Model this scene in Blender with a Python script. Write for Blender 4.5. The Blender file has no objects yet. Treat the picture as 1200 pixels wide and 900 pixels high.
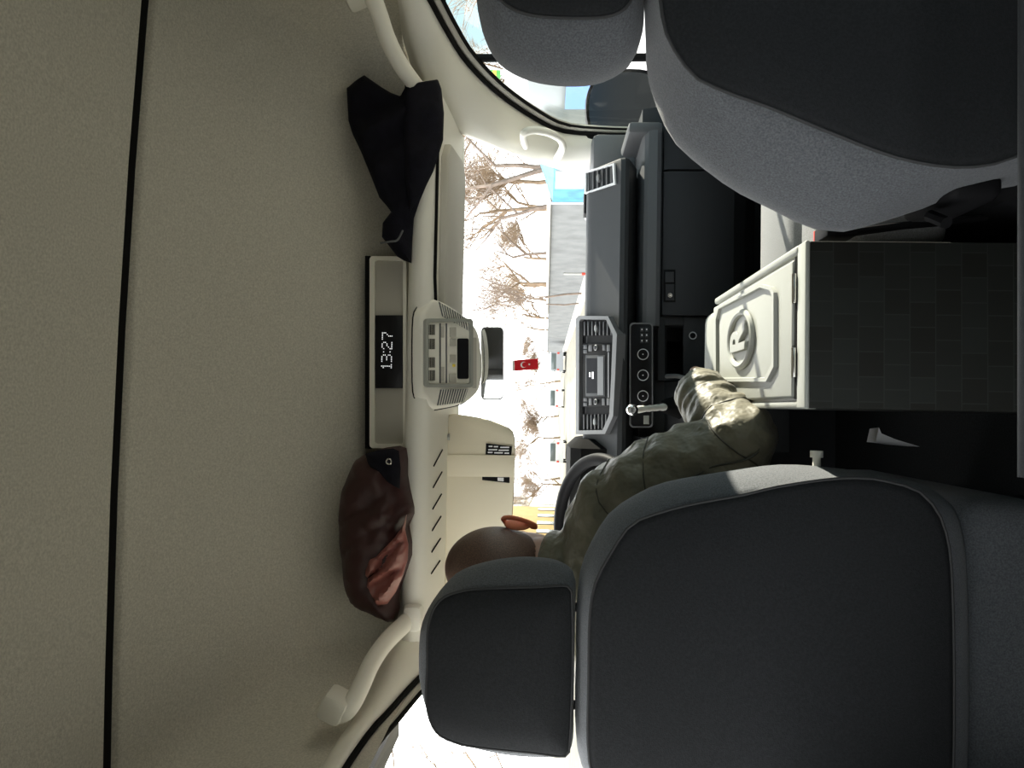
import bpy, bmesh, math, random
from mathutils import Vector, Matrix, noise
from mathutils.geometry import delaunay_2d_cdt
random.seed(11)
sc = bpy.context.scene
C = sc.collection

# ------------------------------------------------------------------ camera
FPX = 850.0            # focal length in pixels of the 1200 x 900 frame
CZ = 1.8               # eye height above the road; interior heights below are relative to it
YAW, PITCH, ROLL = math.radians(1.88), math.radians(2.69), math.radians(1.0)
_F = Vector((math.sin(YAW)*math.cos(PITCH), math.cos(YAW)*math.cos(PITCH), math.sin(PITCH)))
_R0 = Vector((math.cos(YAW), -math.sin(YAW), 0))
_U = _R0.cross(_F)
IR = (-_U)*math.cos(ROLL) + _R0*math.sin(ROLL)      # picture right (the phone was held sideways)
IU = _R0*math.cos(ROLL) + _U*math.sin(ROLL)         # picture up
cam_d = bpy.data.cameras.new('camera'); cam = bpy.data.objects.new('camera', cam_d); C.objects.link(cam)
cam_d.sensor_fit = 'HORIZONTAL'; cam_d.sensor_width = 36; cam_d.lens = FPX/1200*36
cam_d.clip_start = 0.02; cam_d.clip_end = 500
M = Matrix((IR, IU, -_F)).transposed().to_4x4(); M.translation = Vector((0, 0, CZ))
cam.matrix_world = M
sc.camera = cam

# ------------------------------------------------------------------ light
SUN_DIR = Vector((1.46, 1.0, 0.70)).normalized()
SUN_E, SKY_E = 7.5, 3.4
sd = bpy.data.lights.new('sun', 'SUN'); sd.energy = SUN_E; sd.angle = 0.009; sd.color = (1.0, 0.93, 0.78)
so = bpy.data.objects.new('sun', sd); C.objects.link(so); so.location = (0, 0, 30)
so.rotation_euler = SUN_DIR.to_track_quat('Z', 'Y').to_euler()
w = bpy.data.worlds.new('sky'); sc.world = w; w.use_nodes = True
nt = w.node_tree; nt.nodes.clear()
o_ = nt.nodes.new('ShaderNodeOutputWorld'); bg = nt.nodes.new('ShaderNodeBackground')
tc = nt.nodes.new('ShaderNodeTexCoord'); dp = nt.nodes.new('ShaderNodeVectorMath'); dp.operation = 'DOT_PRODUCT'
dp.inputs[1].default_value = (0.95, -0.2, 0.25)
rp = nt.nodes.new('ShaderNodeValToRGB')
rp.color_ramp.elements[0].position = 0.19; rp.color_ramp.elements[0].color = (1, 1, 1, 1)
rp.color_ramp.elements[1].position = 0.275; rp.color_ramp.elements[1].color = (0.105, 0.148, 0.162, 1)
bg.inputs['Strength'].default_value = SKY_E
nt.links.new(tc.outputs['Generated'], dp.inputs[0]); nt.links.new(dp.outputs['Value'], rp.inputs[0])
nt.links.new(rp.outputs[0], bg.inputs['Color']); nt.links.new(bg.outputs[0], o_.inputs[0])
sc.view_settings.view_transform = 'Standard'; sc.view_settings.look = 'None'
sc.view_settings.exposure = 1.1; sc.view_settings.gamma = 1.0; sc.view_settings.use_curve_mapping = False
cy = sc.cycles
cy.max_bounces = 12; cy.diffuse_bounces = 8; cy.glossy_bounces = 4; cy.transparent_max_bounces = 24
cy.use_denoising = True; cy.caustics_reflective = False; cy.caustics_refractive = False

# ------------------------------------------------------------------ measuring helpers
ORG = Vector((0, 0, CZ))
def ray(u, v): return IR*((u-600)/FPX) + IU*((450-v)/FPX) + _F
def at(u, v, Y): r = ray(u, v); return ORG + r*(Y/r.y)
def atX(u, v, X): r = ray(u, v); return ORG + r*(X/r.x)
def atZ(u, v, Z): r = ray(u, v); return ORG + r*(Z/r.z)
def W(x, y, z): return Vector((x, y, z+CZ))
XC = 0.12
def mirx(p, c=XC): return Vector((2*c-p.x, p.y, p.z))
def mirl(p): return Vector((2*XC-p.x, p.y, p.z+.045*max(0, min(1, (2.1-p.y)/.4))))

# ------------------------------------------------------------------ materials
def mat(name, col, rough=0.5, spec=0.5, metal=0.0, var=0.0, vscale=40.0, bump=0.0, bscale=300.0, bdist=0.002, sss=0.0, dark=None,
        emit=None, estr=0.0, coat=0.0, sheen=0.0, detail=3.0):
    m = bpy.data.materials.new(name); m.use_nodes = True
    n = m.node_tree; b = n.nodes['Principled BSDF']
    b.inputs['Base Color'].default_value = (*col, 1); b.inputs['Roughness'].default_value = rough
    b.inputs['Metallic'].default_value = metal; b.inputs['Specular IOR Level'].default_value = spec
    b.inputs['Coat Weight'].default_value = coat; b.inputs['Sheen Weight'].default_value = sheen; b.inputs['Subsurface Weight'].default_value = sss; b.inputs['Subsurface Radius'].default_value = (.012, .005, .003); b.inputs['Subsurface Scale'].default_value = 1.0
    t = n.nodes.new('ShaderNodeTexCoord')
    if var > 0:
        nz = n.nodes.new('ShaderNodeTexNoise'); nz.inputs['Scale'].default_value = vscale; nz.inputs['Detail'].default_value = detail
        r = n.nodes.new('ShaderNodeValToRGB')
        d = dark if dark else tuple(c*(1-var) for c in col)
        r.color_ramp.elements[0].position = 0.3; r.color_ramp.elements[0].color = (*d, 1)
        r.color_ramp.elements[1].position = 0.7; r.color_ramp.elements[1].color = (*(min(1, c*(1+var*0.5)) for c in col), 1)
        n.links.new(t.outputs['Object'], nz.inputs['Vector']); n.links.new(nz.outputs[0], r.inputs[0])
        n.links.new(r.outputs[0], b.inputs['Base Color'])
    if bump > 0:
        nb = n.nodes.new('ShaderNodeTexNoise'); nb.inputs['Scale'].default_value = bscale; nb.inputs['Detail'].default_value = 2
        bp = n.nodes.new('ShaderNodeBump'); bp.inputs['Strength'].default_value = bump; bp.inputs['Distance'].default_value = bdist
        n.links.new(t.outputs['Object'], nb.inputs['Vector']); n.links.new(nb.outputs[0], bp.inputs['Height'])
        n.links.new(bp.outputs[0], b.inputs['Normal'])
    if emit:
        b.inputs['Emission Color'].default_value = (*emit, 1); b.inputs['Emission Strength'].default_value = estr
    return m
def glass_mat(name, tint, refl=0.05, rough=0.0):
    m = bpy.data.materials.new(name); m.use_nodes = True
    n = m.node_tree; n.nodes.clear()
    o = n.nodes.new('ShaderNodeOutputMaterial'); mx = n.nodes.new('ShaderNodeMixShader')
    tr = n.nodes.new('ShaderNodeBsdfTransparent'); gl = n.nodes.new('ShaderNodeBsdfGlossy')
    tr.inputs[0].default_value = (*tint, 1); gl.inputs['Roughness'].default_value = rough
    mx.inputs[0].default_value = refl
    n.links.new(tr.outputs[0], mx.inputs[1]); n.links.new(gl.outputs[0], mx.inputs[2]); n.links.new(mx.outputs[0], o.inputs[0])
    return m
def weave_mat(name, c1, c2, scale):
    m = mat(name, c1, 0.7, 0.2)
    n = m.node_tree; b = n.nodes['Principled BSDF']
    br = n.nodes.new('ShaderNodeTexBrick'); t = n.nodes.new('ShaderNodeTexCoord'); mp = n.nodes.new('ShaderNodeMapping')
    mp.inputs['Rotation'].default_value = (math.radians(90), 0, 0)
    br.inputs['Scale'].default_value = scale; br.inputs['Color1'].default_value = (*c1, 1); br.inputs['Color2'].default_value = (*c2, 1)
    br.inputs['Mortar'].default_value = (*(c*1.35 for c in c2), 1); br.inputs['Mortar Size'].default_value = 0.012
    br.inputs['Row Height'].default_value = 0.5
    n.links.new(t.outputs['Object'], mp.inputs[0]); n.links.new(mp.outputs[0], br.inputs['Vector']); n.links.new(br.outputs[0], b.inputs['Base Color'])
    return m
MT = {
 'liner': mat('headliner felt', (0.60, 0.58, 0.52), 0.95, 0.1, var=0.20, vscale=260, bump=0.4, bscale=600, detail=5),
 'beige': mat('beige trim plastic', (0.78, 0.765, 0.70), 0.5, 0.35, bump=0.08, bscale=900),
 'beige2': mat('beige display surround', (0.47, 0.455, 0.41), 0.6, 0.3, bump=0.1, bscale=900),
 'white': mat('ivory cool box plastic', (0.32, 0.33, 0.305), 0.5, 0.3, bump=0.05, bscale=700),
 'visor': mat('beige visor vinyl with painted sun warmth', (0.74, 0.68, 0.54), 0.6, 0.3, bump=0.15, bscale=700),  # warmth of bounced sunlight is put into this colour
 'dash': mat('dark dashboard plastic', (0.044, 0.046, 0.050), 0.6, 0.2, var=0.15, vscale=600, bump=0.25, bscale=900),
 'dash2': mat('charcoal lower dashboard', (0.036, 0.038, 0.042), 0.65, 0.2, bump=0.2, bscale=900),
 'mid': mat('mid grey dashboard trim', (0.11, 0.114, 0.122), 0.5, 0.35, bump=0.1, bscale=800),
 'rim': mat('satin grey bezel', (0.13, 0.133, 0.14), 0.45, 0.35),
 'black': mat('black plastic', (0.010, 0.010, 0.011), 0.55, 0.06),
 'matt': mat('matt black rubber', (0.010, 0.010, 0.010), 0.9, 0.03),
 'gloss': mat('gloss black panel', (0.010, 0.010, 0.012), 0.3, 0.2),
 'slat': mat('vent slat plastic', (0.06, 0.061, 0.066), 0.5, 0.25),
 'seat': mat('charcoal seat fabric', (0.115, 0.121, 0.132), 0.95, 0.15, var=0.35, vscale=420, bump=0.5, bscale=700, sheen=0.15),
 'seatback': mat('dark seat rear vinyl', (0.025, 0.026, 0.028), 0.85, 0.1, var=0.2, vscale=300, bump=0.3, bscale=600),
 'piping': mat('seat seam thread', (0.05, 0.05, 0.052), 0.8, 0.2),
 'cushion': mat('light grey seat cloth', (0.27, 0.275, 0.28), 0.95, 0.15, var=0.25, vscale=500, bump=0.4, bscale=700),
 'jacket': mat('olive quilted nylon', (0.155, 0.142, 0.100), 0.5, 0.25, var=0.12, vscale=14, bump=0.7, bscale=38, bdist=.010, sheen=0.1),
 'jseam': mat('olive jacket seam', (0.05, 0.047, 0.035), 0.6, 0.3),
 'maroon': mat('maroon padded nylon', (0.04, 0.0145, 0.0145), 0.45, 0.35, var=0.2, vscale=20, bump=0.3, bscale=50),
 'mlining': mat('rose satin lining', (0.30, 0.11, 0.095), 0.35, 0.5, var=0.2, vscale=30),
 'navy': mat('black navy wool', (0.007, 0.007, 0.012), 0.9, 0.15, var=0.3, vscale=60, bump=0.4, bscale=300),
 'skin': mat('tanned skin', (0.36, 0.20, 0.14), 0.45, 0.4, var=0.12, vscale=50, bump=0.1, bscale=300),
 'ear': mat('ear skin with painted glow', (0.75, 0.27, 0.15), 0.5, 0.4, sss=.6),  # orange glow of light through the ear is put into the colour
 'stubble': mat('shaved hair stubble', (0.13, 0.078, 0.058), 0.45, 0.4, var=0.45, vscale=420, bump=0.3, bscale=800),
 'trousers': mat('dark trousers', (0.03, 0.032, 0.04), 0.9, 0.2),
 'shoe': mat('black shoe', (0.015, 0.014, 0.013), 0.5, 0.4),
 'chrome': mat('chrome', (0.75, 0.74, 0.72), 0.18, 0.5, metal=1.0),
 'ring': mat('pale knob ring', (0.55, 0.56, 0.58), 0.4, 0.5),
 'mark': mat('white print', (0.75, 0.75, 0.78), 0.6, 0.3),
 'red': mat('red plastic', (0.55, 0.05, 0.03), 0.45, 0.4),
 'flag': mat('red flag cloth', (0.62, 0.02, 0.03), 0.85, 0.2),
 'flagw': mat('white flag print', (0.85, 0.82, 0.80), 0.85, 0.2),
 'led': mat('display led', (0.9, 0.9, 0.9), 0.5, 0.3, emit=(0.95, 0.97, 1.0), estr=0.3),
 'lcd': mat('radio lcd', (0.008, 0.009, 0.012), 0.5, 0.05),
 'clear': glass_mat('clear glass', (0.93, 0.95, 0.94), 0.04),
 'tint': glass_mat('tinted glass', (0.70, 0.72, 0.72), 0.05),
 'mirror': mat('mirror glass', (0.85, 0.87, 0.86), 0.02, 0.5, metal=1.0),
 'dmirror': mat('dark door mirror glass', (0.035, 0.04, 0.05), 0.12, 0.5, metal=1.0),
 'wood': weave_mat('dark woven cool box side', (0.012, 0.012, 0.010), (0.017, 0.019, 0.017), 14.0),
 'carpet': mat('dark floor carpet', (0.03, 0.03, 0.031), 0.95, 0.1, var=0.3, vscale=200),
 'ltrim': mat('lower grey cabin trim', (0.12, 0.12, 0.12), 0.7, 0.3),
 'bark': mat('pale bark', (0.22, 0.17, 0.14), 0.9, 0.1, var=0.3, vscale=5),
 'twig': mat('brown twigs', (0.27, 0.195, 0.135), 0.9, 0.1, var=0.3, vscale=3),
 'asphalt': mat('sunlit road', (0.25, 0.23, 0.185), 0.9, 0.2, var=0.22, vscale=1.2, bump=0.2, bscale=20),
 'concrete': mat('grey concrete', (0.17, 0.175, 0.177), 0.9, 0.2, var=0.2, vscale=1.5),
 'coping': mat('pale coping stone', (0.5, 0.48, 0.44), 0.9, 0.2),
 'blue': mat('blue tarpaulin', (0.07, 0.25, 0.40), 0.6, 0.3, var=0.3, vscale=2.5),
 'bluewin': mat('painted blue window reflection', (0.09, 0.20, 0.48), 0.35, 0.4),  # a blue reflection in the pane, given as plain colour
 'vanpaint': mat('white van paint', (0.55, 0.56, 0.56), 0.3, 0.5, coat=0.3),
 'vanpaint2': mat('silver grey paint', (0.30, 0.31, 0.33), 0.3, 0.5, coat=0.3),
 'vanglass': mat('van window glass', (0.10, 0.12, 0.12), 0.15, 0.5),
 'ochre': mat('ochre plaster', (0.26, 0.185, 0.085), 0.9, 0.2, var=0.15, vscale=2),
 'brick': mat('terracotta plaster', (0.42, 0.26, 0.15), 0.9, 0.2, var=0.2, vscale=2),
 'rooft': mat('tiled roof', (0.2, 0.10, 0.06), 0.9, 0.2),
 'white2': mat('white render', (0.36, 0.355, 0.34), 0.9, 0.2),
 'green': mat('green sign', (0.10, 0.40, 0.10), 0.6, 0.3),
 'yellow': mat('yellow sign', (0.75, 0.60, 0.08), 0.6, 0.3),
}

# ------------------------------------------------------------------ mesh helpers
class MB:
    def __init__(s): s.v = []; s.f = []
    def add(s, vs, fs):
        k = len(s.v); s.v += [Vector(p) for p in vs]; s.f += [tuple(i+k for i in f) for f in fs]; return s
    def addbm(s, bm):
        bm.verts.index_update()
        s.add([v.co.copy() for v in bm.verts], [[v.index for v in f.verts] for f in bm.faces]); bm.free(); return s
    def box(s, c, size, bevel=0.0, rot=None, seg=2):
        bm = bmesh.new(); bmesh.ops.create_cube(bm, size=1.0)
        for v in bm.verts: v.co = Vector((v.co.x*size[0], v.co.y*size[1], v.co.z*size[2]))
        if bevel > 0: bmesh.ops.bevel(bm, geom=bm.edges[:], offset=bevel, segments=seg, affect='EDGES', profile=0.5)
        m = Matrix.Translation(Vector(c)) @ (rot.to_4x4() if rot else Matrix.Identity(4))
        bmesh.ops.transform(bm, matrix=m, verts=bm.verts); return s.addbm(bm)
    def box2(s, a, b, bevel=0.0, seg=2):
        a = Vector(a); b = Vector(b)
        return s.box((a+b)/2, [abs(b[i]-a[i]) for i in range(3)], bevel, None, seg)
    def prism(s, pts, d, bevel=0.0, seg=2):
        bm = bmesh.new(); fr = [bm.verts.new(p) for p in pts]; bk = [bm.verts.new(Vector(p)+d) for p in pts]
        n = len(pts); ff = bm.faces.new(fr); bm.faces.new(bk[::-1])
        for i in range(n): bm.faces.new((fr[i], bk[i], bk[(i+1) % n], fr[(i+1) % n]))
        bmesh.ops.recalc_face_normals(bm, faces=bm.faces[:])
        if bevel > 0: bmesh.ops.bevel(bm, geom=ff.edges[:], offset=bevel, segments=seg, affect='EDGES', profile=0.5)
        return s.addbm(bm)
    def tube(s, path, r, n=10, cap=True, flat=None):
        path = [Vector(p) for p in path]; N = len(path)
        if not hasattr(r, '__len__'): r = [r]*N
        t0 = (path[1]-path[0]).normalized()
        ref = Vector((0, 0, 1)) if abs(t0.z) < 0.9 else Vector((1, 0, 0))
        nx = t0.cross(ref).normalized(); vs = []; fs = []
        for i, p in enumerate(path):
            t = (path[min(i+1, N-1)]-path[max(i-1, 0)]).normalized()
            nx = (nx - t*nx.dot(t)).normalized(); ny = t.cross(nx)
            for k in range(n):
                a = 2*math.pi*k/n
                vs.append(p + nx*math.cos(a)*r[i] + ny*math.sin(a)*r[i]*(flat or 1))
        for i in range(N-1):
            for k in range(n):
                fs.append((i*n+k, i*n+(k+1) % n, (i+1)*n+(k+1) % n, (i+1)*n+k))
        if cap: fs += [tuple(range(n))[::-1], tuple((N-1)*n+k for k in range(n))]
        return s.add(vs, fs)
    def loft(s, rings, cap=True, closed=True):
        n = len(rings[0]); vs = [p for r in rings for p in r]; fs = []
        for i in range(len(rings)-1):
            for k in range(n if closed else n-1):
                fs.append((i*n+k, i*n+(k+1) % n, (i+1)*n+(k+1) % n, (i+1)*n+k))
        if cap and closed: fs += [tuple(range(n))[::-1], tuple((len(rings)-1)*n+k for k in range(n))]
        return s.add(vs, fs)
    def sphere(s, c, r, sub=2, rot=None):
        bm = bmesh.new(); bmesh.ops.create_icosphere(bm, subdivisions=sub, radius=1)
        if not hasattr(r, '__len__'): r = (r, r, r)
        for v in bm.verts:
            p = Vector((v.co.x*r[0], v.co.y*r[1], v.co.z*r[2]))
            v.co = (rot @ p if rot else p) + Vector(c)
        return s.addbm(bm)
    def cyl(s, a, b, r, n=20, r2=None): return s.tube([a, b], [r, r if r2 is None else r2], n)
    def torus(s, c, nrm, R, r, n=32, m=8, ex=None, sx=1.0, sy=1.0):
        nrm = Vector(nrm).normalized(); ex = (ex or nrm.orthogonal()).normalized(); ey = nrm.cross(ex)
        vs = []; fs = []
        for i in range(n):
            a = 2*math.pi*i/n; d = ex*math.cos(a)*sx + ey*math.sin(a)*sy; dn = d.normalized(); p = Vector(c)+d*R
            for k in range(m):
                b = 2*math.pi*k/m; vs.append(p + dn*math.cos(b)*r + nrm*math.sin(b)*r)
        for i in range(n):
            for k in range(m):
                fs.append((i*m+k, ((i+1) % n)*m+k, ((i+1) % n)*m+(k+1) % m, i*m+(k+1) % m))
        return s.add(vs, fs)
    def build(s, name, m, parent=None, smooth=True, angle=40, label=None):
        me = bpy.data.meshes.new(name); me.from_pydata([tuple(p) for p in s.v], [], s.f)
        bm = bmesh.new(); bm.from_mesh(me); bmesh.ops.recalc_face_normals(bm, faces=bm.faces[:]); bm.to_mesh(me); bm.free()
        if smooth:
            me.polygons.foreach_set('use_smooth', [True]*len(me.polygons)); me.set_sharp_from_angle(angle=math.radians(angle))
        me.materials.append(m if not isinstance(m, str) else MT[m])
        o = bpy.data.objects.new(name, me); C.objects.link(o)
        if parent is not None:
            o.parent = parent
            if parent.type == 'EMPTY': o.matrix_parent_inverse = Matrix.Translation(parent.location).inverted()
        if label: o['label'] = label
        return o
def thing(name, label, cat, loc, group=None):
    o = bpy.data.objects.new(name, None); C.objects.link(o); o.location = Vector(loc); o.empty_display_size = 0.05
    o['label'] = label; o['category'] = cat
    if group: o['group'] = group
    return o
def tag(o, label, cat, group=None):
    o['label'] = label; o['category'] = cat
    if group: o['group'] = group
    return o
def struct(o): o['kind'] = 'structure'; return o
def mod_sub(o, n=2):
    m = o.modifiers.new('subd', 'SUBSURF'); m.levels = n; m.render_levels = n; return o
def catmull(pts, per=8, closed=False):
    pts = [Vector(p) for p in pts]; n = len(pts); out = []
    for i in range(n if closed else n-1):
        g = (lambda j: pts[j % n]) if closed else (lambda j: pts[max(0, min(n-1, j))])
        p0, p1, p2, p3 = g(i-1), g(i), g(i+1), g(i+2)
        for k in range(per):
            t = k/per
            out.append(0.5*((2*p1)+(p2-p0)*t+(2*p0-5*p1+4*p2-p3)*t*t+(3*p1-p0-3*p2+p3)*t**3))
    if not closed: out.append(pts[-1])
    return out
def resample(pts, n):
    L = [0.0]
    for a, b in zip(pts, pts[1:]): L.append(L[-1]+(b-a).length)
    out = []; j = 0
    for i in range(n):
        d = L[-1]*i/(n-1)
        while j < len(L)-2 and L[j+1] < d: j += 1
        t = (d-L[j])/max(1e-9, L[j+1]-L[j]); out.append(pts[j].lerp(pts[j+1], min(1, max(0, t))))
    return out
class Plane:
    def __init__(s, p0, n): s.p0 = Vector(p0); s.n = Vector(n).normalized(); s.n = -s.n if (s.p0-ORG).dot(s.n) > 0 else s.n
    def pt(s, u, v, off=0.0):
        r = ray(u, v); t = (s.p0-ORG).dot(s.n)/r.dot(s.n); return ORG + r*t + s.n*off
    def prism(s, mb, uv, off, th, bevel=0.0): return mb.prism([s.pt(u, v, off) for u, v in uv], -s.n*th, bevel)
    def rect(s, mb, u0, v0, u1, v1, off, th, bevel=0.0): return s.prism(mb, [(u0, v0), (u1, v0), (u1, v1), (u0, v1)], off, th, bevel)
def rrect(u0, v0, u1, v1, r, k=4):
    out = []
    for cx, cy_, a0 in ((u1-r, v0+r, -90), (u1-r, v1-r, 0), (u0+r, v1-r, 90), (u0+r, v0+r, 180)):
        for i in range(k+1):
            a = math.radians(a0+90*i/k); out.append((cx+r*math.cos(a), cy_+r*math.sin(a)))
    return out
def frame_poly(mb, pl, outer, inner, off, th):
    """a flat ring between two outlines of the same length, standing off a plane"""
    n = len(outer)
    rings = [[pl.pt(*p, off-th) for p in outer], [pl.pt(*p, off) for p in outer], [pl.pt(*p, off) for p in inner], [pl.pt(*p, off-th) for p in inner]]
    return mb.loft(rings, cap=False)
def puff(outline, depth_fn, T, Tb, R, step=0.008, fold=None):
    """a closed padded body: outline in (x, z), its middle sheet at y = depth_fn, inflated T to the viewer and Tb away"""
    n = len(outline); xs = [p[0] for p in outline]; zs = [p[1] for p in outline]
    def inside(x, z):
        c = False; j = n-1
        for i in range(n):
            if (zs[i] > z) != (zs[j] > z) and x < (xs[j]-xs[i])*(z-zs[i])/(zs[j]-zs[i])+xs[i]: c = not c
            j = i
        return c
    def dist(x, z):
        d = 9; p = Vector((x, z))
        for i in range(n):
            a = Vector(outline[i]); b = Vector(outline[(i+1) % n]); e = b-a
            t = max(0, min(1, (p-a).dot(e)/max(1e-12, e.length_squared))); d = min(d, (p-a-e*t).length)
        return d
    pts = [Vector((p[0], p[1])) for p in outline]
    x = min(xs)
    while x < max(xs):
        z = min(zs)
        while z < max(zs):
            xx, zz = x+random.uniform(-.2, .2)*step, z+random.uniform(-.2, .2)*step
            if inside(xx, zz) and dist(xx, zz) > step*0.5: pts.append(Vector((xx, zz)))
            z += step
        x += step
    vs, _, fs, *_ = delaunay_2d_cdt(pts, [(i, (i+1) % n) for i in range(n)], [], 1, 1e-7)
    front = []; back = []
    for i, p in enumerate(vs):
        d = dist(p.x, p.y); k = math.sqrt(max(0, 1-(1-min(1, d/R))**2)); y = depth_fn(p.x, p.y)
        fo = fold(p.x, p.y)*min(1, d/0.012) if fold else 0
        front.append(Vector((p.x, y-T*k-fo, p.y))); back.append(Vector((p.x, y+Tb*k+0.002, p.y)))
    N = len(vs); mb = MB()
    mb.add(front+back, [tuple(f) for f in fs]+[tuple(i+N for i in f[::-1]) for f in fs]+[(i, (i+1) % n, (i+1) % n+N, i+N) for i in range(n)])
    return mb

# ================================================================== THE CABIN SHELL
# headliner: stations along the van, each a cross-section from one door rail over the roof to the other
def lerp_tab(tab, y):
    if y <= tab[0][0]: return tab[0][1:]
    for a, b in zip(tab, tab[1:]):
        if y <= b[0]:
            t = (y-a[0])/(b[0]-a[0]); t = t*t*(3-2*t) if False else t
            return tuple(p+(q-p)*t for p, q in zip(a[1:], b[1:]))
    return tab[-1][1:]
#        Y     half  ceil  rail z
ROOF = [(-2.9, .79, .69, .30), (1.21, .79, .685, .30), (1.30, .775, .668, .30), (1.40, .745, .632, .30), (1.50, .715, .580, .30), (1.60, .685, .515, .295),
        (1.68, .66, .452, .285), (1.75, .64, .395, .27), (1.80, .625, .34, .25), (1.84, .62, .29, .24)]
def section(y, dz=0.0):
    wd, zc, zr = lerp_tab(ROOF, y)
    h = zc-zr
    half = [(0, zc+.012), (wd*.35, zc+.010), (wd*.7, zc+.003), (wd-.07, zc-.003), (wd-.025, zc-.014), (wd-.004, zc-.034),
            (wd+(.752-wd)*.10, zr+h*.72), (wd+(.752-wd)*.30, zr+h*.58), (wd+(.752-wd)*.45, zr+h*.45), (wd+(.752-wd)*.72, zr+h*.28), (.748, zr+h*.1), (.748, zr-.005)]
    sk = .03*max(0, min(1, (1.6-y)/.4))*max(0, min(1, (y-.3)/.8))
    return [W(XC-x, y-sk*x, z+dz) for x, z in half[::-1]] + [W(XC+x, y+sk*x, z+dz) for x, z in half[1:]]
mb = MB()
front = [1.190, 1.193, 1.202, 1.22, 1.25, 1.29, 1.33, 1.37, 1.40, 1.44, 1.48, 1.52, 1.56, 1.60, 1.64, 1.68, 1.72, 1.75, 1.78, 1.81, 1.84]
mb.loft([section(1.190, .014), section(1.193, .005), section(1.202, .0015)]+[section(y) for y in front[3:]], closed=False)
rear = [-2.9, -1.5, 0.0, .7, 1.05, 1.10, 1.128, 1.140, 1.146]
mb.loft([section(y) for y in rear]+[section(1.149, .010), section(1.150, .02)], closed=False)
struct(mb.build('ceiling', 'liner', angle=60))
mb = MB(); mb.loft([[p+Vector((0, 0, .018)) for p in section(1.140)], [p+Vector((0, 0, .014)) for p in section(1.196)]], closed=False)
struct(mb.build('trim_1', 'matt'))      # dark joint between the two headliner panels
# floor, walls, fire wall
XL, XR = -.67, .91
struct(MB().box2(W(XL-.08, -2.9, -1.14), W(XR+.08, 2.8, -1.08)).build('floor', 'carpet'))
struct(MB().box2(W(XL-.08, -2.96, -1.14), W(XR+.08, -2.9, .8)).build('wall_back', 'ltrim'))
struct(MB().box2(W(XL-.08, 2.76, -1.14), W(XR+.08, 2.82, -.20)).build('wall_front', 'dash2'))
for nm, x0, x1 in (('left', XL-.08, XL-.03), ('right', XR+.03, XR+.08)):
    m_ = MB()
    m_.box2(W(x0, -2.9, -1.14), W(x1, .62, -.32)); m_.box2(W(x0, -2.9, .27), W(x1, .62, .36))
    m_.box2(W(x0, -2.9, -.32), W(x1, -2.6, .27)); m_.box2(W(x0, .50, -1.14), W(x1, .74, .36)); m_.box2(W(x0, -1.05, -.32), W(x1, -.95, .27))
    m_.box2(W(x0, 2.28, -1.14), W(x1, 2.82, -.34))
    xg = XR-.012 if nm == 'right' else XL+.002
    m_.prism([W(xg, 2.325, -.32), W(xg, 2.82, -.32), W(xg, 2.72, -.26), W(xg, 2.5, -.10), W(xg, 2.325, .0)], Vector((.010, 0, 0)))
    dz_ = .07 if nm == 'left' else 0
    m_.box2(W(x0, .6, .25+dz_), W(x1, 1.66, .36+dz_))
    struct(m_.build('wall_'+nm, 'ltrim'))
# glass
def pane(name, pts, m, th=Vector((0, 0, .004))):
    return struct(MB().add(pts, [tuple(range(len(pts)))]).build(name, m, smooth=False))
XCW = XC
pane('window_1', [W(XCW-.66, 1.93, .262), W(XCW+.66, 1.93, .262), W(XCW+.72, 2.5, -.126), W(XCW+.78, 2.80, -.33), W(XCW-.78, 2.80, -.33), W(XCW-.72, 2.5, -.126)], 'clear')
for k, x in ((2, XR+.0), (3, XL-.0)):
    s = 1 if x > 0 else -1
    pane('window_%d' % k, [W(x, .74, -.33), W(x, 2.32, -.33), W(x, 2.32, 0), W(x-.01*s, 1.95, .24), W(x-.01*s, 1.6, .29), W(x-.01*s, .74, .31)], 'clear')
for k, (x, a, b) in enumerate(((XR+.05, -2.6, -1.05), (XR+.05, -.95, .5), (XL-.05, -2.6, -1.05), (XL-.05, -.95, .5))):
    pane('window_%d' % (k+4), [W(x, a, -.33), W(x, b, -.33), W(x, b, .28), W(x, a, .28)], 'tint')

# door frame line and A-pillar on the right; the left one mirrors it
O_uv = [(478, -40), (500, 0), (522, 40), (545, 75), (580, 110), (620, 138), (655, 155)]
O_r = [atX(u, v, .855+.0025*i) for i, (u, v) in enumerate(O_uv)] + [W(.872, 2.30, -.16), W(.872, 2.31, -.33)]
O_r = [W(.855, .74, .285), W(.855, 1.15, .292)] + O_r
ZW = lambda t: W(XC+.614+.066*t, 1.95+.55*t, .236-.362*t)
I_r = [W(.868, .74, .33), W(.868, 1.15, .33), W(.866, 1.38, .33), W(.862, 1.5, .325), at(485, 70, 1.66), at(506, 118, 1.78), at(528, 150, 1.92), ZW(.22), ZW(.52), ZW(.78), ZW(1.02)]
n_ = 40
Oc = resample(catmull(O_r, 8), n_); Ic = resample(catmull(I_r, 8), n_)
def pillar(mir):
    f = (lambda p: mirl(p)) if mir else (lambda p: p)
    rows = []
    for i, (a, b) in enumerate(zip(Oc, Ic)):
        t = i/(n_-1); k = max(0, min(1, (t-.30)/.25)); inn = Vector((-.6, -.8, 0))*(.03*k) + Vector((-.012, 0, 0))
        rows.append([f(a+Vector((.03, .02*k, 0))), f(a), f(a.lerp(b, .18)+inn*.75), f(a.lerp(b, .5)+inn), f(a.lerp(b, .82)+inn*.75), f(b), f(b+Vector((.02, .03, .02)))])
    return MB().loft(rows, closed=False)
struct(pillar(False).build('trim_2', 'beige', angle=80)); struct(pillar(True).build('trim_3', 'beige', angle=80))
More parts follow.
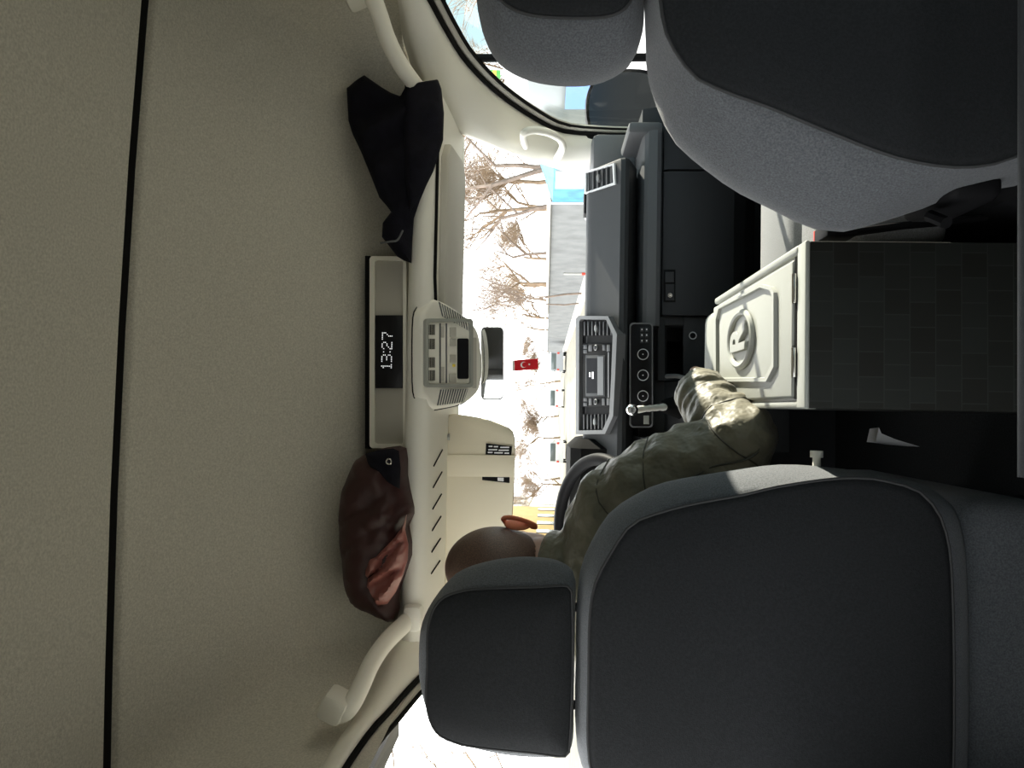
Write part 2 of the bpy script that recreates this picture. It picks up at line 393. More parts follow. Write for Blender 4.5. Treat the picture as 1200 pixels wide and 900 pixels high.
for mir, k in ((False, 4), (True, 5)):
    f = (lambda p: mirl(p)) if mir else (lambda p: p)
    s = -1 if mir else 1
    m_ = MB(); m_.tube([f(p+Vector((.006, 0, -.004))) for p in Oc], .0065, 8)
    m_.tube([f(p+Vector((.024, .0, -.022))) for p in Oc], .005, 8)
    struct(m_.build('trim_%d' % k, 'matt'))
    m_ = MB(); m_.loft([[f(p+Vector((.012, 0, .0))), f(p+Vector((.012, 0, -.008))), f(p+Vector((.015, -.004, -.016))), f(p+Vector((.024, -.003, -.020))), f(p+Vector((.034, 0, -.020))), f(p+Vector((.034, 0, .02)))] for p in Oc], closed=False)
    struct(m_.build('trim_%d' % (k+2), 'beige2', angle=70))
# window divider bar, front door edge strips and door panels
for mir in (False, True):
    f = (lambda p: mirx(p)) if mir else (lambda p: p)
    m_ = MB().box(f(W(.898, 1.832, -.06)), (.018, .016, .56), .004)
    struct(m_.build('trim_8' if not mir else 'trim_9', 'black'))
    m_ = MB().box(f(W(.876, 2.335, -.17)), (.02, .05, .34), .006)
    struct(m_.build('trim_11' if not mir else 'trim_12', 'beige'))
    m_ = MB().box(f(W(.868, 2.30, -.18)), (.016, .016, .34), .004); m_.box(f(W(.862, 2.375, -.18)), (.016, .014, .34), .004)
    struct(m_.build('trim_13' if not mir else 'trim_14', 'matt'))
    m_ = MB(); pts = [(.86, -.315), (.84, -.33), (.832, -.37), (.835, -.55), (.815, -.60), (.815, -.68), (.85, -.72), (.85, -1.07), (.90, -1.07), (.90, -.315)]
    m_.loft([[f(W(x, y, z)) for x, z in pts] for y in (.76, 2.28)])
    d_ = struct(m_.build('door_1' if mir else 'door_2', 'mid', angle=30))
    MB().tube([f(W(.822, 1.3, -.42)), f(W(.80, 1.34, -.42)), f(W(.80, 1.5, -.42)), f(W(.822, 1.54, -.42))], .012, 10).build('door_pull', 'dash2', d_)

# ================================================================== OVERHEAD SHELF
sh = thing('overhead_shelf', 'long beige storage shelf above the windscreen holding the coats', 'shelf', W(XC, 1.75, .3))
prof = [(1.84, .335), (1.70, .326), (1.66, .323), (1.642, .312), (1.634, .292), (1.642, .272), (1.665, .264), (1.72, .260), (1.82, .252), (1.93, .246), (1.985, .238), (2.0, .262), (1.88, .30)]
xs = [-.535, -.53, -.50, -.40, .1, .5, .70, .745, .755]
rings = []
for i, x in enumerate(xs):
    k = 0.6 if i in (0, len(xs)-1) else 1.0
    rings.append([W(x, 1.78+(y-1.78)*(.8 if k < 1 else 1), .29+(z-.29)*k) for y, z in prof])
shelf_body = MB().loft(rings).build('shelf_body', 'beige', sh, angle=50)
# dark vent slits on the underside on the driver's side
for i in range(6):
    v0 = 530+26*i
    a = at(499, v0+16-i*.8, 1.70); b = at(516.5-i*.7, v0-3, 1.79)
    for p_, yy in ((a, 1.70), (b, 1.79)): p_.z = CZ + (.2605 if yy < 1.75 else .2535)
    MB().tube([a, a.lerp(b, .5), b], .0018, 6).build('vent_slit', 'matt', shelf_body)
# raised lip seam on the passenger side
MB().tube([W(.66, 1.662, .2615), W(.30, 1.662, .2615), W(.20, 1.68, .259)], .004, 6).build('shelf_gasket', 'matt', shelf_body)
# the clock display unit on the shelf
dpY = 1.685
dpl = Plane(W(0, dpY, .37), (0, -1, 0.0))
def drect(mb, u0, v0, u1, v1, off, th, bev=0.002): return dpl.rect(mb, u0, v0, u1, v1, off, th, bev)
du = MB(); drect(du, 436, 302, 476, 524, 0.0, .06, .003)
dunit = du.build('display_housing', 'beige2', sh)
m_ = MB(); frame_poly(m_, dpl, rrect(434, 301, 477, 525, 4), rrect(440, 306, 473, 520, 3), .008, .03); m_.build('display_frame', 'beige', dunit, angle=30)
m_ = MB(); drect(m_, 428, 300, 434, 526, .004, .05, .002); m_.build('top_seal', 'matt', dunit)
m_ = MB(); drect(m_, 441, 370, 472.5, 455, .010, .02, .001); scr = m_.build('clock_display', 'gloss', dunit, label='black screen with 13:27 in white dots')
FONT = {'1': ["00100", "01100", "00100", "00100", "00100", "00100", "01110"], '3': ["11110", "00001", "00001", "01110", "00001", "00001", "11110"],
        '2': ["01110", "10001", "00001", "00110", "01000", "10000", "11111"], '7': ["11111", "00001", "00001", "00010", "00100", "00100", "00100"],
        ':': ["0", "1", "0", "0", "0", "1", "0"]}
m_ = MB(); p0 = dpl.pt(448.5, 433, .0115); col = 0; sp_ = .0037
for ch in "13:27":
    g = FONT[ch]
    for r_, row in enumerate(g):
        for c_, b_ in enumerate(row):
            if b_ == '1': m_.box(p0+Vector(((col+c_)*sp_, -.0005, -r_*sp_*1.02)), (.0023, .002, .0023), .0005, seg=1)
    col += len(g[0])+1 - (1 if ch == '1' else 0)
m_.build('clock_digits', 'led', scr)

# grab bars running back along the roof side from the shelf ends
def grab_bar(mir, label):
    f = (lambda p: mirx(p)) if mir else (lambda p: p)
    root = thing('grab_handle', label, 'handle', f(W(.73, 1.4, .30)))
    path = catmull([f(mirx(p)) for p in (at(484, 722, 1.66), at(470, 735, 1.60), at(452, 753, 1.53), at(436, 776, 1.46), at(425, 800, 1.41), at(414, 822, 1.375), at(404, 834, 1.36), at(392, 838, 1.36))], 6)
    m_ = MB(); m_.tube(path, [.025, .024, .024]+[.022]*(len(path)-3), 12, flat=.75); b = m_.build('grip_bar', 'beige', root, angle=70)
    MB().box(f(mirx(at(393, 826, 1.37))), (.05, .07, .05), .012, Matrix.Rotation(math.radians(25 if mir else -25), 3, 'Y')).build('wall_mount', 'beige', root)
    MB().box(f(W(.715, 1.645, .29)), (.06, .06, .045), .014).build('end_socket', 'beige', root)
    return root
grab_bar(True, 'beige grab bar curving from the shelf end above the driver headrest')
grab_bar(False, 'beige grab bar on the passenger side with the dark coat hung over it')
# small handle on the A-pillar
path = catmull([at(616, 170, 2.12), at(613.5, 162, 2.03), at(615, 155, 2.0), at(628, 152.5, 2.01), at(644, 156, 2.04), at(656, 163, 2.08), at(659.5, 171, 2.10), at(657, 179, 2.14), at(652, 187, 2.24)], 6)
m_ = MB(); m_.tube(path, [.0135]*len(path), 12, flat=.75)
tag(m_.build('pillar_handle', 'beige', angle=70), 'small pale arched handle on the passenger windscreen pillar', 'handle')

# ================================================================== OVERHEAD CONSOLE
cn = Vector((0, -(.305-.185), -(1.82-1.62))).normalized()
cpl = Plane(W(0, 1.62, .305), cn)
co = thing('overhead_console', 'beige overhead lamp and switch console between the visors', 'console', cpl.pt(520, 415))
outer = [(490, 360), (500, 349), (520, 357), (540, 371), (552, 384), (557, 400), (559, 425), (558, 450), (553, 463), (540, 473), (520, 478), (500, 480), (491, 470), (484.5, 459), (483.5, 415), (484.5, 373)]
oc = catmull([cpl.pt(u, v, 0) for u, v in outer], 3, closed=True); cen = cpl.pt(520, 415)
rings = [[p+(cpl.n*d if d > -.01 else Vector((0, -d, 0))) + (cen-p)*k for p in oc] for d, k in ((-.07, .06), (-.02, .01), (.0, .0), (.014, .035), (.02, .07), (.0205, .12))]
cbody = MB().loft(rings).build('console_body', 'beige', co, angle=50)
MB().loft([[p-cpl.n*.001+(p-cen)*.004 for p in oc], [p-cpl.n*.002+(p-cen)*.02 for p in oc], [p+Vector((0, .008, 0))+(p-cen)*.02 for p in oc]], cap=False).build('console_gasket', 'matt', cbody)
m_ = MB(); frame_poly(m_, cpl, rrect(488, 374, 544, 454, 4), rrect(491.5, 378, 541, 450, 3), .028, .012); m_.build('panel_frame', 'white', co, angle=30)
m_ = MB(); cpl.rect(m_, 492, 379, 541, 449, .0225, .006); m_.build('switch_panel', 'beige', co)
for vv in (381, 397.5, 419, 434):
    for uu in range(5):
        m_ = MB(); cpl.rect(m_, 493.3+uu*1.6, vv, 494.1+uu*1.6, vv+12, .0235, .003); m_.build('speaker_slot', 'matt', co)
for (u0, v0, u1, v1) in ((507, 383, 511, 396), (507, 430, 511, 446), (518, 384, 525, 395), (518, 397, 525, 406), (518, 416, 525, 425), (517, 438, 525, 448)):
    m_ = MB(); cpl.rect(m_, u0, v0, u1, v1, .0255, .004, .001); m_.build('switch', 'beige2', co)
m_ = MB(); cpl.rect(m_, 506, 379.5, 507, 449, .025, .003); cpl.rect(m_, 513.5, 379.5, 514.3, 449, .025, .003); m_.build('panel_groove', 'mid', co)
m_ = MB(); cpl.rect(m_, 521.5, 427, 523.5, 430, .0265, .004); m_.build('indicator_light', 'yellow', co)
m_ = MB(); cpl.prism(m_, rrect(527, 397, 540, 444, 2), .0245, .004); m_.build('dark_display', 'gloss', co)
for quad in ([(506, 354.5), (539, 374), (541.5, 388.5), (510, 371)], [(508, 456.5), (540, 455.6), (535, 471), (504, 475)]):
    m_ = MB(); cpl.prism(m_, quad, .0225, .004); g_ = m_.build('lamp_lens', 'mid', co)
    for i in range(11):
        t = (i+.5)/11; a = Vector(quad[0]).lerp(Vector(quad[1]), t); b = Vector(quad[3]).lerp(Vector(quad[2]), t)
        m_ = MB(); m_.tube([cpl.pt(*a, .023), cpl.pt(*b, .023)], .0013, 6); m_.build('louvre', 'beige', g_)
m_ = MB(); cpl.prism(m_, rrect(545.5, 396, 550, 455, 1.5), .0225, .004); m_.build('console_recess', 'beige2', co)

# ================================================================== SUN VISORS, MIRROR, FLAG
vpl = Plane(W(-.1, 1.86, .25), (0, -.085*2, -.03))
vs = thing('sun_visor', 'folded down beige sun visor in front of the driver', 'sun visor', vpl.pt(521, 590))
vo = [(521, 494), (523, 488), (528, 485.5), (540, 485.8), (570, 491), (592, 499), (600, 504), (603.5, 513), (604, 530), (603, 570), (601, 605), (599, 660), (594, 690), (584, 697), (540, 699), (524, 696), (521, 688), (520, 590)]
oc = catmull([vpl.pt(u, v) for u, v in vo], 3, closed=True); cen = vpl.pt(560, 590)
vb = MB().loft([[p-vpl.n*.018+(cen-p)*.02 for p in oc], [p-vpl.n*.012 for p in oc], [p-vpl.n*.006 for p in oc], [p+(cen-p)*.03 for p in oc]]).build('visor_panel', 'visor', vs, angle=50)
m_ = MB(); vpl.prism(m_, [(521.5, 532.5), (603, 533.5), (602.5, 559), (521, 558)], .004, .02, .001); m_.build('visor_strap', 'visor', vs)
m_ = MB(); m_.tube([vpl.pt(517, 512, 0), vpl.pt(522, 512, .004), vpl.pt(526.5, 512, .003)], [.0095, .007, .0095], 10); m_.build('hinge_clip', 'white', vs)
m_ = MB(); m_.tube([vpl.pt(519.5, 500, -.006), vpl.pt(518.5, 690, -.006)], .006, 8); m_.build('visor_rod', 'visor', vs)
cd = thing('card', 'black printed card tucked behind the strap of the driver sun visor', 'card', vpl.pt(585, 545, .006))
m_ = MB(); vpl.prism(m_, [(569.5, 519.5), (600, 523), (599, 533.3), (569, 532.5)], .0035, .003); cb = m_.build('card_face', 'black', cd)
for k, (v0, a, b) in enumerate(((522.2, 572.5, 577), (522.6, 578.5, 583.5), (523.4, 586, 596.5), (526.2, 572, 582.5), (526.8, 584, 596), (529.3, 571.5, 577), (529.8, 579, 589), (530.2, 591, 596.3))):
    m_ = MB(); vpl.rect(m_, a, v0, b, v0+1.5, .0042, .001); m_.build('printed_line', 'mark', cd)
m_ = MB(); vpl.prism(m_, [(565, 558.6), (597, 559), (597, 566), (565, 562.5)], .003, .002); m_.build('card_end', 'black', cd)
m_ = MB(); vpl.prism(m_, [(583, 559.5), (590, 559.6), (590, 564), (583, 563.2)], .0038, .001); m_.build('card_stripe', 'mark', cd)
# passenger visor folded up under the shelf
m_ = MB(); pts = [W(.19, 1.73, .243), W(.22, 1.71, .246), W(.60, 1.71, .246), W(.64, 1.74, .244), W(.66, 1.92, .236), W(.62, 1.95, .232), W(.24, 1.95, .232), W(.20, 1.92, .236)]
m_.prism([p+Vector((0, 0, -.004)) for p in pts], Vector((0, .003, .018)), .006)
tag(m_.build('sun_visor', 'beige2', angle=50), 'beige sun visor folded up on the passenger side', 'sun visor')

mr = thing('rear_view_mirror', 'small oblong rear view mirror hanging at the windscreen', 'mirror', at(577, 426, 2.0))
mn = Vector((-.108, -1, -.03)).normalized(); mpl = Plane(at(577, 426, 2.0), mn)
oc = [mpl.pt(u, v) for u, v in rrect(563.5, 383, 590, 469, 5.5, 5)]; cen = mpl.pt(577, 426)
MB().loft([[p+(cen-p)*.10-mpl.n*.03 for p in oc], [p-mpl.n*.02 for p in oc], [p-mpl.n*.002 for p in oc], [p+(cen-p)*.03 for p in oc]]).build('mirror_housing', 'rim', mr, angle=50)
MB().prism([p+(cen-p)*.05+mpl.n*.001 for p in oc], -mpl.n*.001).build('mirror_glass', 'mirror', mr)
MB().tube([mpl.pt(564, 420, -.02), mpl.pt(556, 420, -.03)+Vector((0, .01, 0)), W(.12, 1.99, .225)], .007, 8).build('mirror_stem', 'rim', mr)
# Turkish pennant
fpl = Plane(at(615, 428, 2.02), (0.05, -1, 0))
fl = thing('flag', 'small red flag with white crescent and star hanging below the mirror', 'flag', fpl.pt(601, 429))
fu = lambda a, b: (600.3+30.0*a+.4*b, 422.6-2.6*a+b*12.4)     # a along the hoist-to-fly, b across
m_ = MB(); NN = 14
grid = [[fpl.pt(*fu(i/NN, j/6), .003*math.sin(i/NN*5)) for j in range(7)] for i in range(NN+1)]
grid2 = [[p-fpl.n*.0012 for p in r] for r in grid]
m_.loft([r+q[::-1] for r, q in zip(grid, grid2)]); fcl = m_.build('flag_cloth', 'flag', fl)
m_ = MB(); m_.prism([fpl.pt(*fu(a, b), .0012) for a, b in ((0, 0), (.085, 0), (.085, 1), (0, 1))], -fpl.n*.0008); m_.build('hoist_band', 'flagw', fcl)
def fdisc(a0, b0, r, n=28): return [(a0+r*math.cos(t)*12.4/30, b0+r*math.sin(t)) for t in (2*math.pi*k/n for k in range(n))]
cres = []
A0, B0, R0_, A1, R1_ = .44, .5, .29, .475, .235
for k in range(25):
    t = math.radians(38)+k/24*math.radians(284); cres.append((A0+R0_*math.cos(t)*12.4/30, B0+R0_*math.sin(t)))
inn = []
for k in range(25):
    t = math.radians(48)+k/24*math.radians(264); inn.append((A1+R1_*math.cos(t)*12.4/30, B0+R1_*math.sin(t)))
o3 = [fpl.pt(*fu(a, b), .0048) for a, b in cres]; i3 = [fpl.pt(*fu(a, b), .0048) for a, b in inn]
m_ = MB(); m_.loft([o3, i3], closed=False); m_.build('crescent', 'flagw', fcl, smooth=False)
st = []
for k in range(10):
    r = .125 if k % 2 == 0 else .05; t = math.pi+k*math.pi/5; st.append(fpl.pt(*fu(.66+r*math.cos(t)*12.4/30, .5+r*math.sin(t)), .0045))
m_ = MB(); m_.prism(st, -fpl.n*.0008); m_.build('star', 'flagw', fcl, smooth=False)
m_ = MB(); m_.tube([fpl.pt(*fu(0, .1)), mpl.pt(590, 426, -.01), fpl.pt(*fu(0, .9))], .0006, 5); m_.build('flag_string', 'flagw', fl)

# ================================================================== DASHBOARD
da = thing('dashboard', 'dark grey dashboard with vents, radio and glovebox under the windscreen', 'dashboard', W(XC, 2.2, -.3))
topz = [(2.76, -.20), (2.45, -.138), (2.2, -.114), (2.135, -.110), (2.115, -.116), (2.105, -.126), (1.990, -.196), (1.985, -.208), (1.993, -.219), (2.10, -.252), (2.22, -.258), (2.76, -.258)]
rg = []
for x, k in ((-.62, .0), (-.615, 1), (.682, 1), (.695, .75), (.70, .3)):
    rg.append([W(x, 2.3+(y-2.3)*(1 if k else .96)+((1-k)*.03 if k and k < 1 and y < 2.1 else 0), z) for y, z in topz])
upper = MB().loft(rg).build('dash_top', 'dash', da, angle=35)
fpn = Vector((0, -.074, .065))    # not unit; sloping rear face of the dash top
dpl2 = Plane(W(0, 2.105, -.126), (0, -(.196-.126), (2.105-1.99)))
# lower body, split around the open cubby
low = [(2.76, -.262), (2.06, -.262), (2.045, -.31), (2.045, -.45), (2.10, -.56), (2.20, -.62), (2.76, -.62)]
for x0, x1, nm in ((-.70, .085, 'dash_lower'), (.238, .86, 'dash_lower')):
    MB().loft([[W(x, y, z) for y, z in low] for x in (x0, x1)]).build(nm, 'dash2', da, angle=30)
cpY = 2.035
cub = Plane(W(0, cpY, -.35), (0, -1, 0))
m_ = MB(); m_.box2(W(.085, 2.2, -.44), W(.238, 2.24, -.262)); m_.box2(W(.085, 2.04, -.335), W(.238, 2.24, -.262)); m_.box2(W(.085, 2.04, -.62), W(.238, 2.4, -.452)); m_.box2(W(.20, 2.10, -.44), W(.238, 2.2, -.33))
m_.build('cubby', 'black', da)
# grey lip shelf along the passenger side
lip = [(2.20, -.262), (2.03, -.258), (2.005, -.262), (1.996, -.272), (1.994, -.296), (2.002, -.308), (2.03, -.312), (2.20, -.312)]
MB().loft([[W(x, y, z) for y, z in lip] for x in (.232, .775)]).build('dash_lip', 'mid', da, angle=35)
m_ = MB(); m_.box2(W(.765, 1.994, -.312), W(.80, 2.2, -.215), .012); m_.build('lip_end', 'mid', da)
MB().loft([[W(x, y, z) for y, z in lip] for x in (-.62, -.075)]).build('dash_lip', 'mid', da, angle=35)
m_ = MB(); m_.box2(W(.70, 2.24, -.30), W(.862, 2.72, -.13), .02); m_.build('dash_end', 'rim', da)
# glovebox door with latch
gb = MB(); gp = Plane(W(0, 2.03, -.4), (0, -1, 0.0))
prf = [(2.022, -.318), (2.018, -.335), (2.018, -.44), (2.05, -.52), (2.10, -.565), (2.12, -.565), (2.06, -.47), (2.045, -.318)]
gdoor = gb.loft([[W(x, y, z) for y, z in prf] for x in (.266, .268, .665, .667)]).build('glovebox_door', 'dash2', da, angle=25)
gb = MB().loft([[W(x, y, z) for y, z in prf] for x in (.673, .675, .83, .832)]).build('side_panel', 'dash2', da, angle=25)
gp = Plane(W(0, 2.018, -.4), (0, -1, 0))
m_ = MB(); gp.rect(m_, 777.5, 316, 791.5, 354, .002, .004, .001); lt = m_.build('latch_plate', 'black', gdoor)
m_ = MB(); gp.rect(m_, 779.5, 319, 789.5, 331, .006, .006, .002); m_.build('latch_button', 'dash', lt)
m_ = MB(); gp.rect(m_, 780, 333, 790, 352, .004, .004, .001); m_.build('lock_surround', 'dash2', lt)
m_ = MB(); m_.torus(gp.pt(785, 346.5, .005), gp.n, .0052, .0012, 20, 6); m_.cyl(gp.pt(785, 346.5, .003), gp.pt(785, 346.5, .006), .003, 14); m_.build('key_lock', 'chrome', lt)
# panel around the cubby
m_ = MB()
for (u0, v0, u1, v1) in ((771, 372, 779, 446), (801, 372, 838, 446), (779, 372, 801, 381), (779, 441, 801, 446)): cub.rect(m_, u0, v0, u1, v1, .002, .012, .002)
m_.build('cubby_frame', 'dash2', da)
m_ = MB(); m_.torus(cub.pt(811.5, 393.5, .005), cub.n, .0095, .0015, 24, 6); m_.build('socket_ring', 'ring', da)
m_ = MB(); m_.cyl(cub.pt(811.5, 393.5, .001), cub.pt(811.5, 393.5, .0045), .0085, 20); m_.build('socket_cap', 'black', da)
# centre stack bezel
oq = [(680, 374), (683, 370.5), (718, 371), (728.5, 392), (726.5, 440), (724, 488), (714.5, 508.5), (680, 509)]
iq = [(684, 377), (686, 374.5), (715.5, 375), (723.5, 393), (721.8, 440), (719.5, 486), (711.5, 504), (683.5, 504.5)]
m_ = MB(); frame_poly(m_, dpl2, oq, iq, .016, .03); m_.build('centre_bezel', 'rim', da, angle=25)
m_ = MB(); dpl2.prism(m_, iq, .003, .02); m_.build('centre_panel', 'black', da)
def vent(poly, pts_n, nsl, off=.010):
    m_ = MB(); dpl2.prism(m_, poly, off-.006, .012); b = m_.build('air_vent', 'black', da)
    u0 = min(p[0] for p in poly); u1 = max(p[0] for p in poly)
    for i in range(nsl):
        u = u0+(u1-u0)*(i+.5)/nsl
        vv = []
        for a, c in zip(poly, poly[1:]+poly[:1]):
            if (a[0]-u)*(c[0]-u) < 0: vv.append(a[1]+(c[1]-a[1])*(u-a[0])/(c[0]-a[0]))
        if len(vv) >= 2:
            m_ = MB(); dpl2.prism(m_, [(u-.7, min(vv)+.6), (u+.7, min(vv)+.6), (u+.7, max(vv)-.6), (u-.7, max(vv)-.6)], off+.001, .008, .0006); m_.build('vent_slat', 'slat', b)
    cu = (u0+u1)/2-1; cv = sum(p[1] for p in poly)/len(poly)
    m_ = MB(); dpl2.prism(m_, [(cu-1.5, cv-2), (cu, cv-5), (cu+1.5, cv-2), (cu+1.5, cv+2), (cu, cv+5), (cu-1.5, cv+2)], off+.006, .008, .001); m_.build('vent_tab', 'rim', b)
    return b
vent([(686.5, 376.5), (715, 376.5), (722, 393.5), (686, 394)], 0, 8)
vent([(685.5, 485), (720, 485), (713.5, 503.5), (685.5, 504)], 0, 8)
pv = [(688.5, 203), (719.5, 194), (720.5, 214.5), (688.5, 225.5)]
pv2 = [(686.5, 201.5), (721.5, 191.5), (722.5, 216), (686.5, 227.5)]
m_ = MB(); frame_poly(m_, dpl2, pv2, pv, .006, .02); m_.build('vent_frame', 'ring', da, angle=25)
vent(pv, 0, 6, .004)
# radio
ra = thing('radio', 'black car radio with small screen and two knobs in the centre stack', 'radio', dpl2.pt(704, 440, .005))
m_ = MB(); dpl2.rect(m_, 685.5, 402.5, 723, 477, .010, .012, .002); m_.build('radio_face', 'black', ra)
m_ = MB(); dpl2.rect(m_, 690, 416.5, 713, 464.5, .012, .004, .001); m_.build('screen_surround', 'dash', ra)
m_ = MB(); dpl2.rect(m_, 691.5, 420, 704, 461, .0128, .003); m_.build('radio_screen', 'lcd', ra)
m_ = MB(); dpl2.rect(m_, 704.5, 418, 711.5, 463, .0132, .003); m_.build('key_row', 'mid', ra)
for (u0, v0, u1, v1) in ((695, 436.5, 696.4, 442), (698.3, 436, 700, 444)):
    m_ = MB(); dpl2.rect(m_, u0, v0, u1, v1, .0136, .001); m_.build('screen_text', 'led', ra)
for vv in (407.7, 471):
    m_ = MB(); m_.torus(dpl2.pt(702.5, vv, .014), dpl2.n, .0068, .0012, 20, 6); m_.build('knob_ring', 'ring', ra)
    m_ = MB(); m_.cyl(dpl2.pt(702.5, vv, .010), dpl2.pt(702.5, vv, .018), .006, 18, .0055); m_.build('radio_knob', 'dash', ra)
for (u0, v0, u1, v1) in ((687.5, 404.5, 692, 409), (693.5, 404.5, 698, 412), (687.5, 410, 692, 414.5), (710, 404.5, 713.5, 411), (715, 404.5, 719, 412), (687.5, 466.5, 692, 470.5), (687.5, 472, 692, 476), (694, 467, 697.5, 475), (709.5, 467, 713, 475), (715, 467, 719, 475)):
    m_ = MB(); dpl2.rect(m_, u0, v0, u1, v1, .0122, .004, .0008); m_.build('radio_button', 'slat', ra)
m_ = MB(); dpl2.rect(m_, 716.2, 413, 717.6, 466, .0118, .003); m_.build('chrome_line', 'rim', ra)
# climate control strip
kpl = Plane(W(0, 1.992, -.26), (0, -1, .25))
cl = thing('climate_panel', 'black heater control strip with three ringed knobs below the radio', 'control panel', kpl.pt(751, 440))
m_ = MB(); kpl.prism(m_, rrect(739, 379.5, 764.5, 500, 4), .004, .05, .002); m_.build('panel_face', 'gloss', cl)
m_ = MB(); frame_poly(m_, kpl, rrect(738, 378.5, 765.5, 501, 4.5), rrect(739.5, 380, 764, 499.5, 4), .007, .012); m_.build('panel_rim', 'rim', cl, angle=30)
for vv in (415.7, 440, 464.2):
    c_ = kpl.pt(754.3, vv)
    m_ = MB(); m_.cyl(c_+kpl.n*.003, c_+kpl.n*.016, .0135, 24, .0125); kn = m_.build('knob', 'black', cl)
    m_ = MB(); m_.torus(c_+kpl.n*.0155, kpl.n, .0142, .0011, 28, 6); m_.build('knob_ring', 'ring', kn)
    m_ = MB(); m_.box(c_+kpl.n*.017, (.003, .002, .003), .0005); m_.build('knob_mark', 'mark', kn)
for i in range(2):
    for j in range(3):
        m_ = MB(); kpl.rect(m_, 750.5+5.5*i, 384+6.6*j, 754.5+5.5*i, 389+6.6*j, .007, .004, .0008); b = m_.build('heater_button', 'dash', cl)
        m_ = MB(); kpl.rect(m_, 752+5.5*i, 385.5+6.6*j, 753.3+5.5*i, 387.2+6.6*j, .0076, .001); m_.build('button_symbol', 'mark', b)
m_ = MB(); kpl.rect(m_, 754.5, 487, 761, 497, .010, .008, .002); m_.build('glare_knob', 'white', cl)  # white knob standing in for a small glare on the panel
# instrument hood
m_ = MB(); hp = [(2.03, -.215), (2.03, -.10), (2.06, -.072), (2.25, -.066), (2.4, -.10), (2.4, -.215)]
m_.loft([[W(x, 2.2+(y-2.2)*k, -.15+(z+.15)*k) for y, z in hp] for x, k in ((-.56, .7), (-.54, 1), (-.11, 1), (-.085, .7))]); m_.build('instrument_hood', 'matt', da, angle=40)
# small black gadget on the dash top
m_ = MB(); m_.box(at(680.5, 240, 2.42), (.075, .06, .018), .004)
o_ = m_.build('sensor_box', 'black'); tag(o_, 'small black box lying on the passenger end of the dashboard top', 'box'); o_.location.z += (-.124+CZ) - at(680.5, 240, 2.42).z

# ------------------------------------------------------------------ steering wheel
swc = W(-.305, 1.76, -.138); swn = Vector((0, -.52, .854)).normalized()
sw = thing('steering_wheel', 'black steering wheel rim showing past the driver shoulder', 'steering wheel', swc)
m_ = MB(); m_.torus(swc, swn, .185, .0155, 56, 12, ex=Vector((1, 0, 0))); m_.build('wheel_rim', 'black', sw)
m_ = MB(); m_.sphere(swc-swn*.015, (.075, .065, .03), 3, swn.to_track_quat('Z', 'Y').to_matrix()); hb = m_.build('wheel_hub', 'black', sw)
ey_ = swn.cross(Vector((1, 0, 0)))
for d in (Vector((1, 0, 0)), Vector((-1, 0, 0)), -ey_):
    m_ = MB(); m_.tube([swc-swn*.015+d*.05, swc-swn*.005+d*.12, swc+d*.18], [.02, .016, .013], 10, flat=.5); m_.build('spoke', 'black', sw)
m_ = MB(); m_.tube([swc-swn*.02, swc-swn*.14, swc-swn*.30+Vector((0, .10, 0))], [.045, .05, .05], 14); m_.build('steering_column', 'black', sw)

# ------------------------------------------------------------------ gear lever
gl = thing('gear_lever', 'chrome topped gear lever in front of the heater knobs', 'gear lever', at(778, 477, 1.93))
kc = at(741, 480.5, 1.86)
gdir = (at(778, 477, 1.93)-kc).normalized()
rt = (ORG-kc).normalized().to_track_quat('Z', 'Y').to_matrix()
m_ = MB(); m_.sphere(kc, (.0155, .0155, .014), 3, rt); kb = m_.build('lever_knob', 'chrome', gl)
tn = rt @ Vector((0, 0, 1)); m_ = MB(); m_.cyl(kc+tn*.0125, kc+tn*.0145, .0085, 18); kf = m_.build('knob_cap', 'ring', kb)
for dx in (-.004, 0, .004):
    m_ = MB(); m_.box(kc+tn*.0148+Vector((dx, 0, 0)), (.001, .001, .008)); m_.build('shift_pattern', 'black', kf)
m_ = MB(); m_.box(kc+tn*.0148, (.009, .001, .001)); m_.build('shift_pattern', 'black', kf)
path = [kc+gdir*(.012+.0125*i) for i in range(10)]
m_ = MB(); m_.tube(path, [.008, .010, .009, .0075, .0085, .0075, .009, .008, .010, .009], 12); m_.build('lever_shaft', 'beige', gl)  # pale material stands in for bright light on the shaft
m_ = MB(); gb0 = at(779, 476, 1.935)
m_.tube([gb0+Vector((0, .0, .012)), gb0+Vector((0, .01, -.01)), gb0+Vector((0, .02, -.03)), gb0+Vector((0, .03, -.055)), gb0+Vector((0, .03, -.09))], [.012, .022, .028, .04, .048], 16); m_.build('gaiter', 'matt', gl)
# lower centre console the lever stands on
m_ = MB(); m_.loft([[W(x, y, z) for y, z in ((2.05, -.33), (1.93, -.365), (1.86, -.39), (1.84, -.43), (1.88, -.62), (2.06, -.62))] for x in (-.10, -.095, .075, .08)])
cc = tag(m_.build('centre_console', 'dash2', angle=40), 'dark moulded console under the gear lever', 'console')
m_ = MB(); pa = catmull([at(781, 441, 2.0), at(795, 441, 1.96), at(808, 446, 1.92), at(816, 456, 1.89), at(814, 470, 1.88)], 6); m_.tube(pa, .006, 8); m_.build('tray_edge', 'rim', cc)

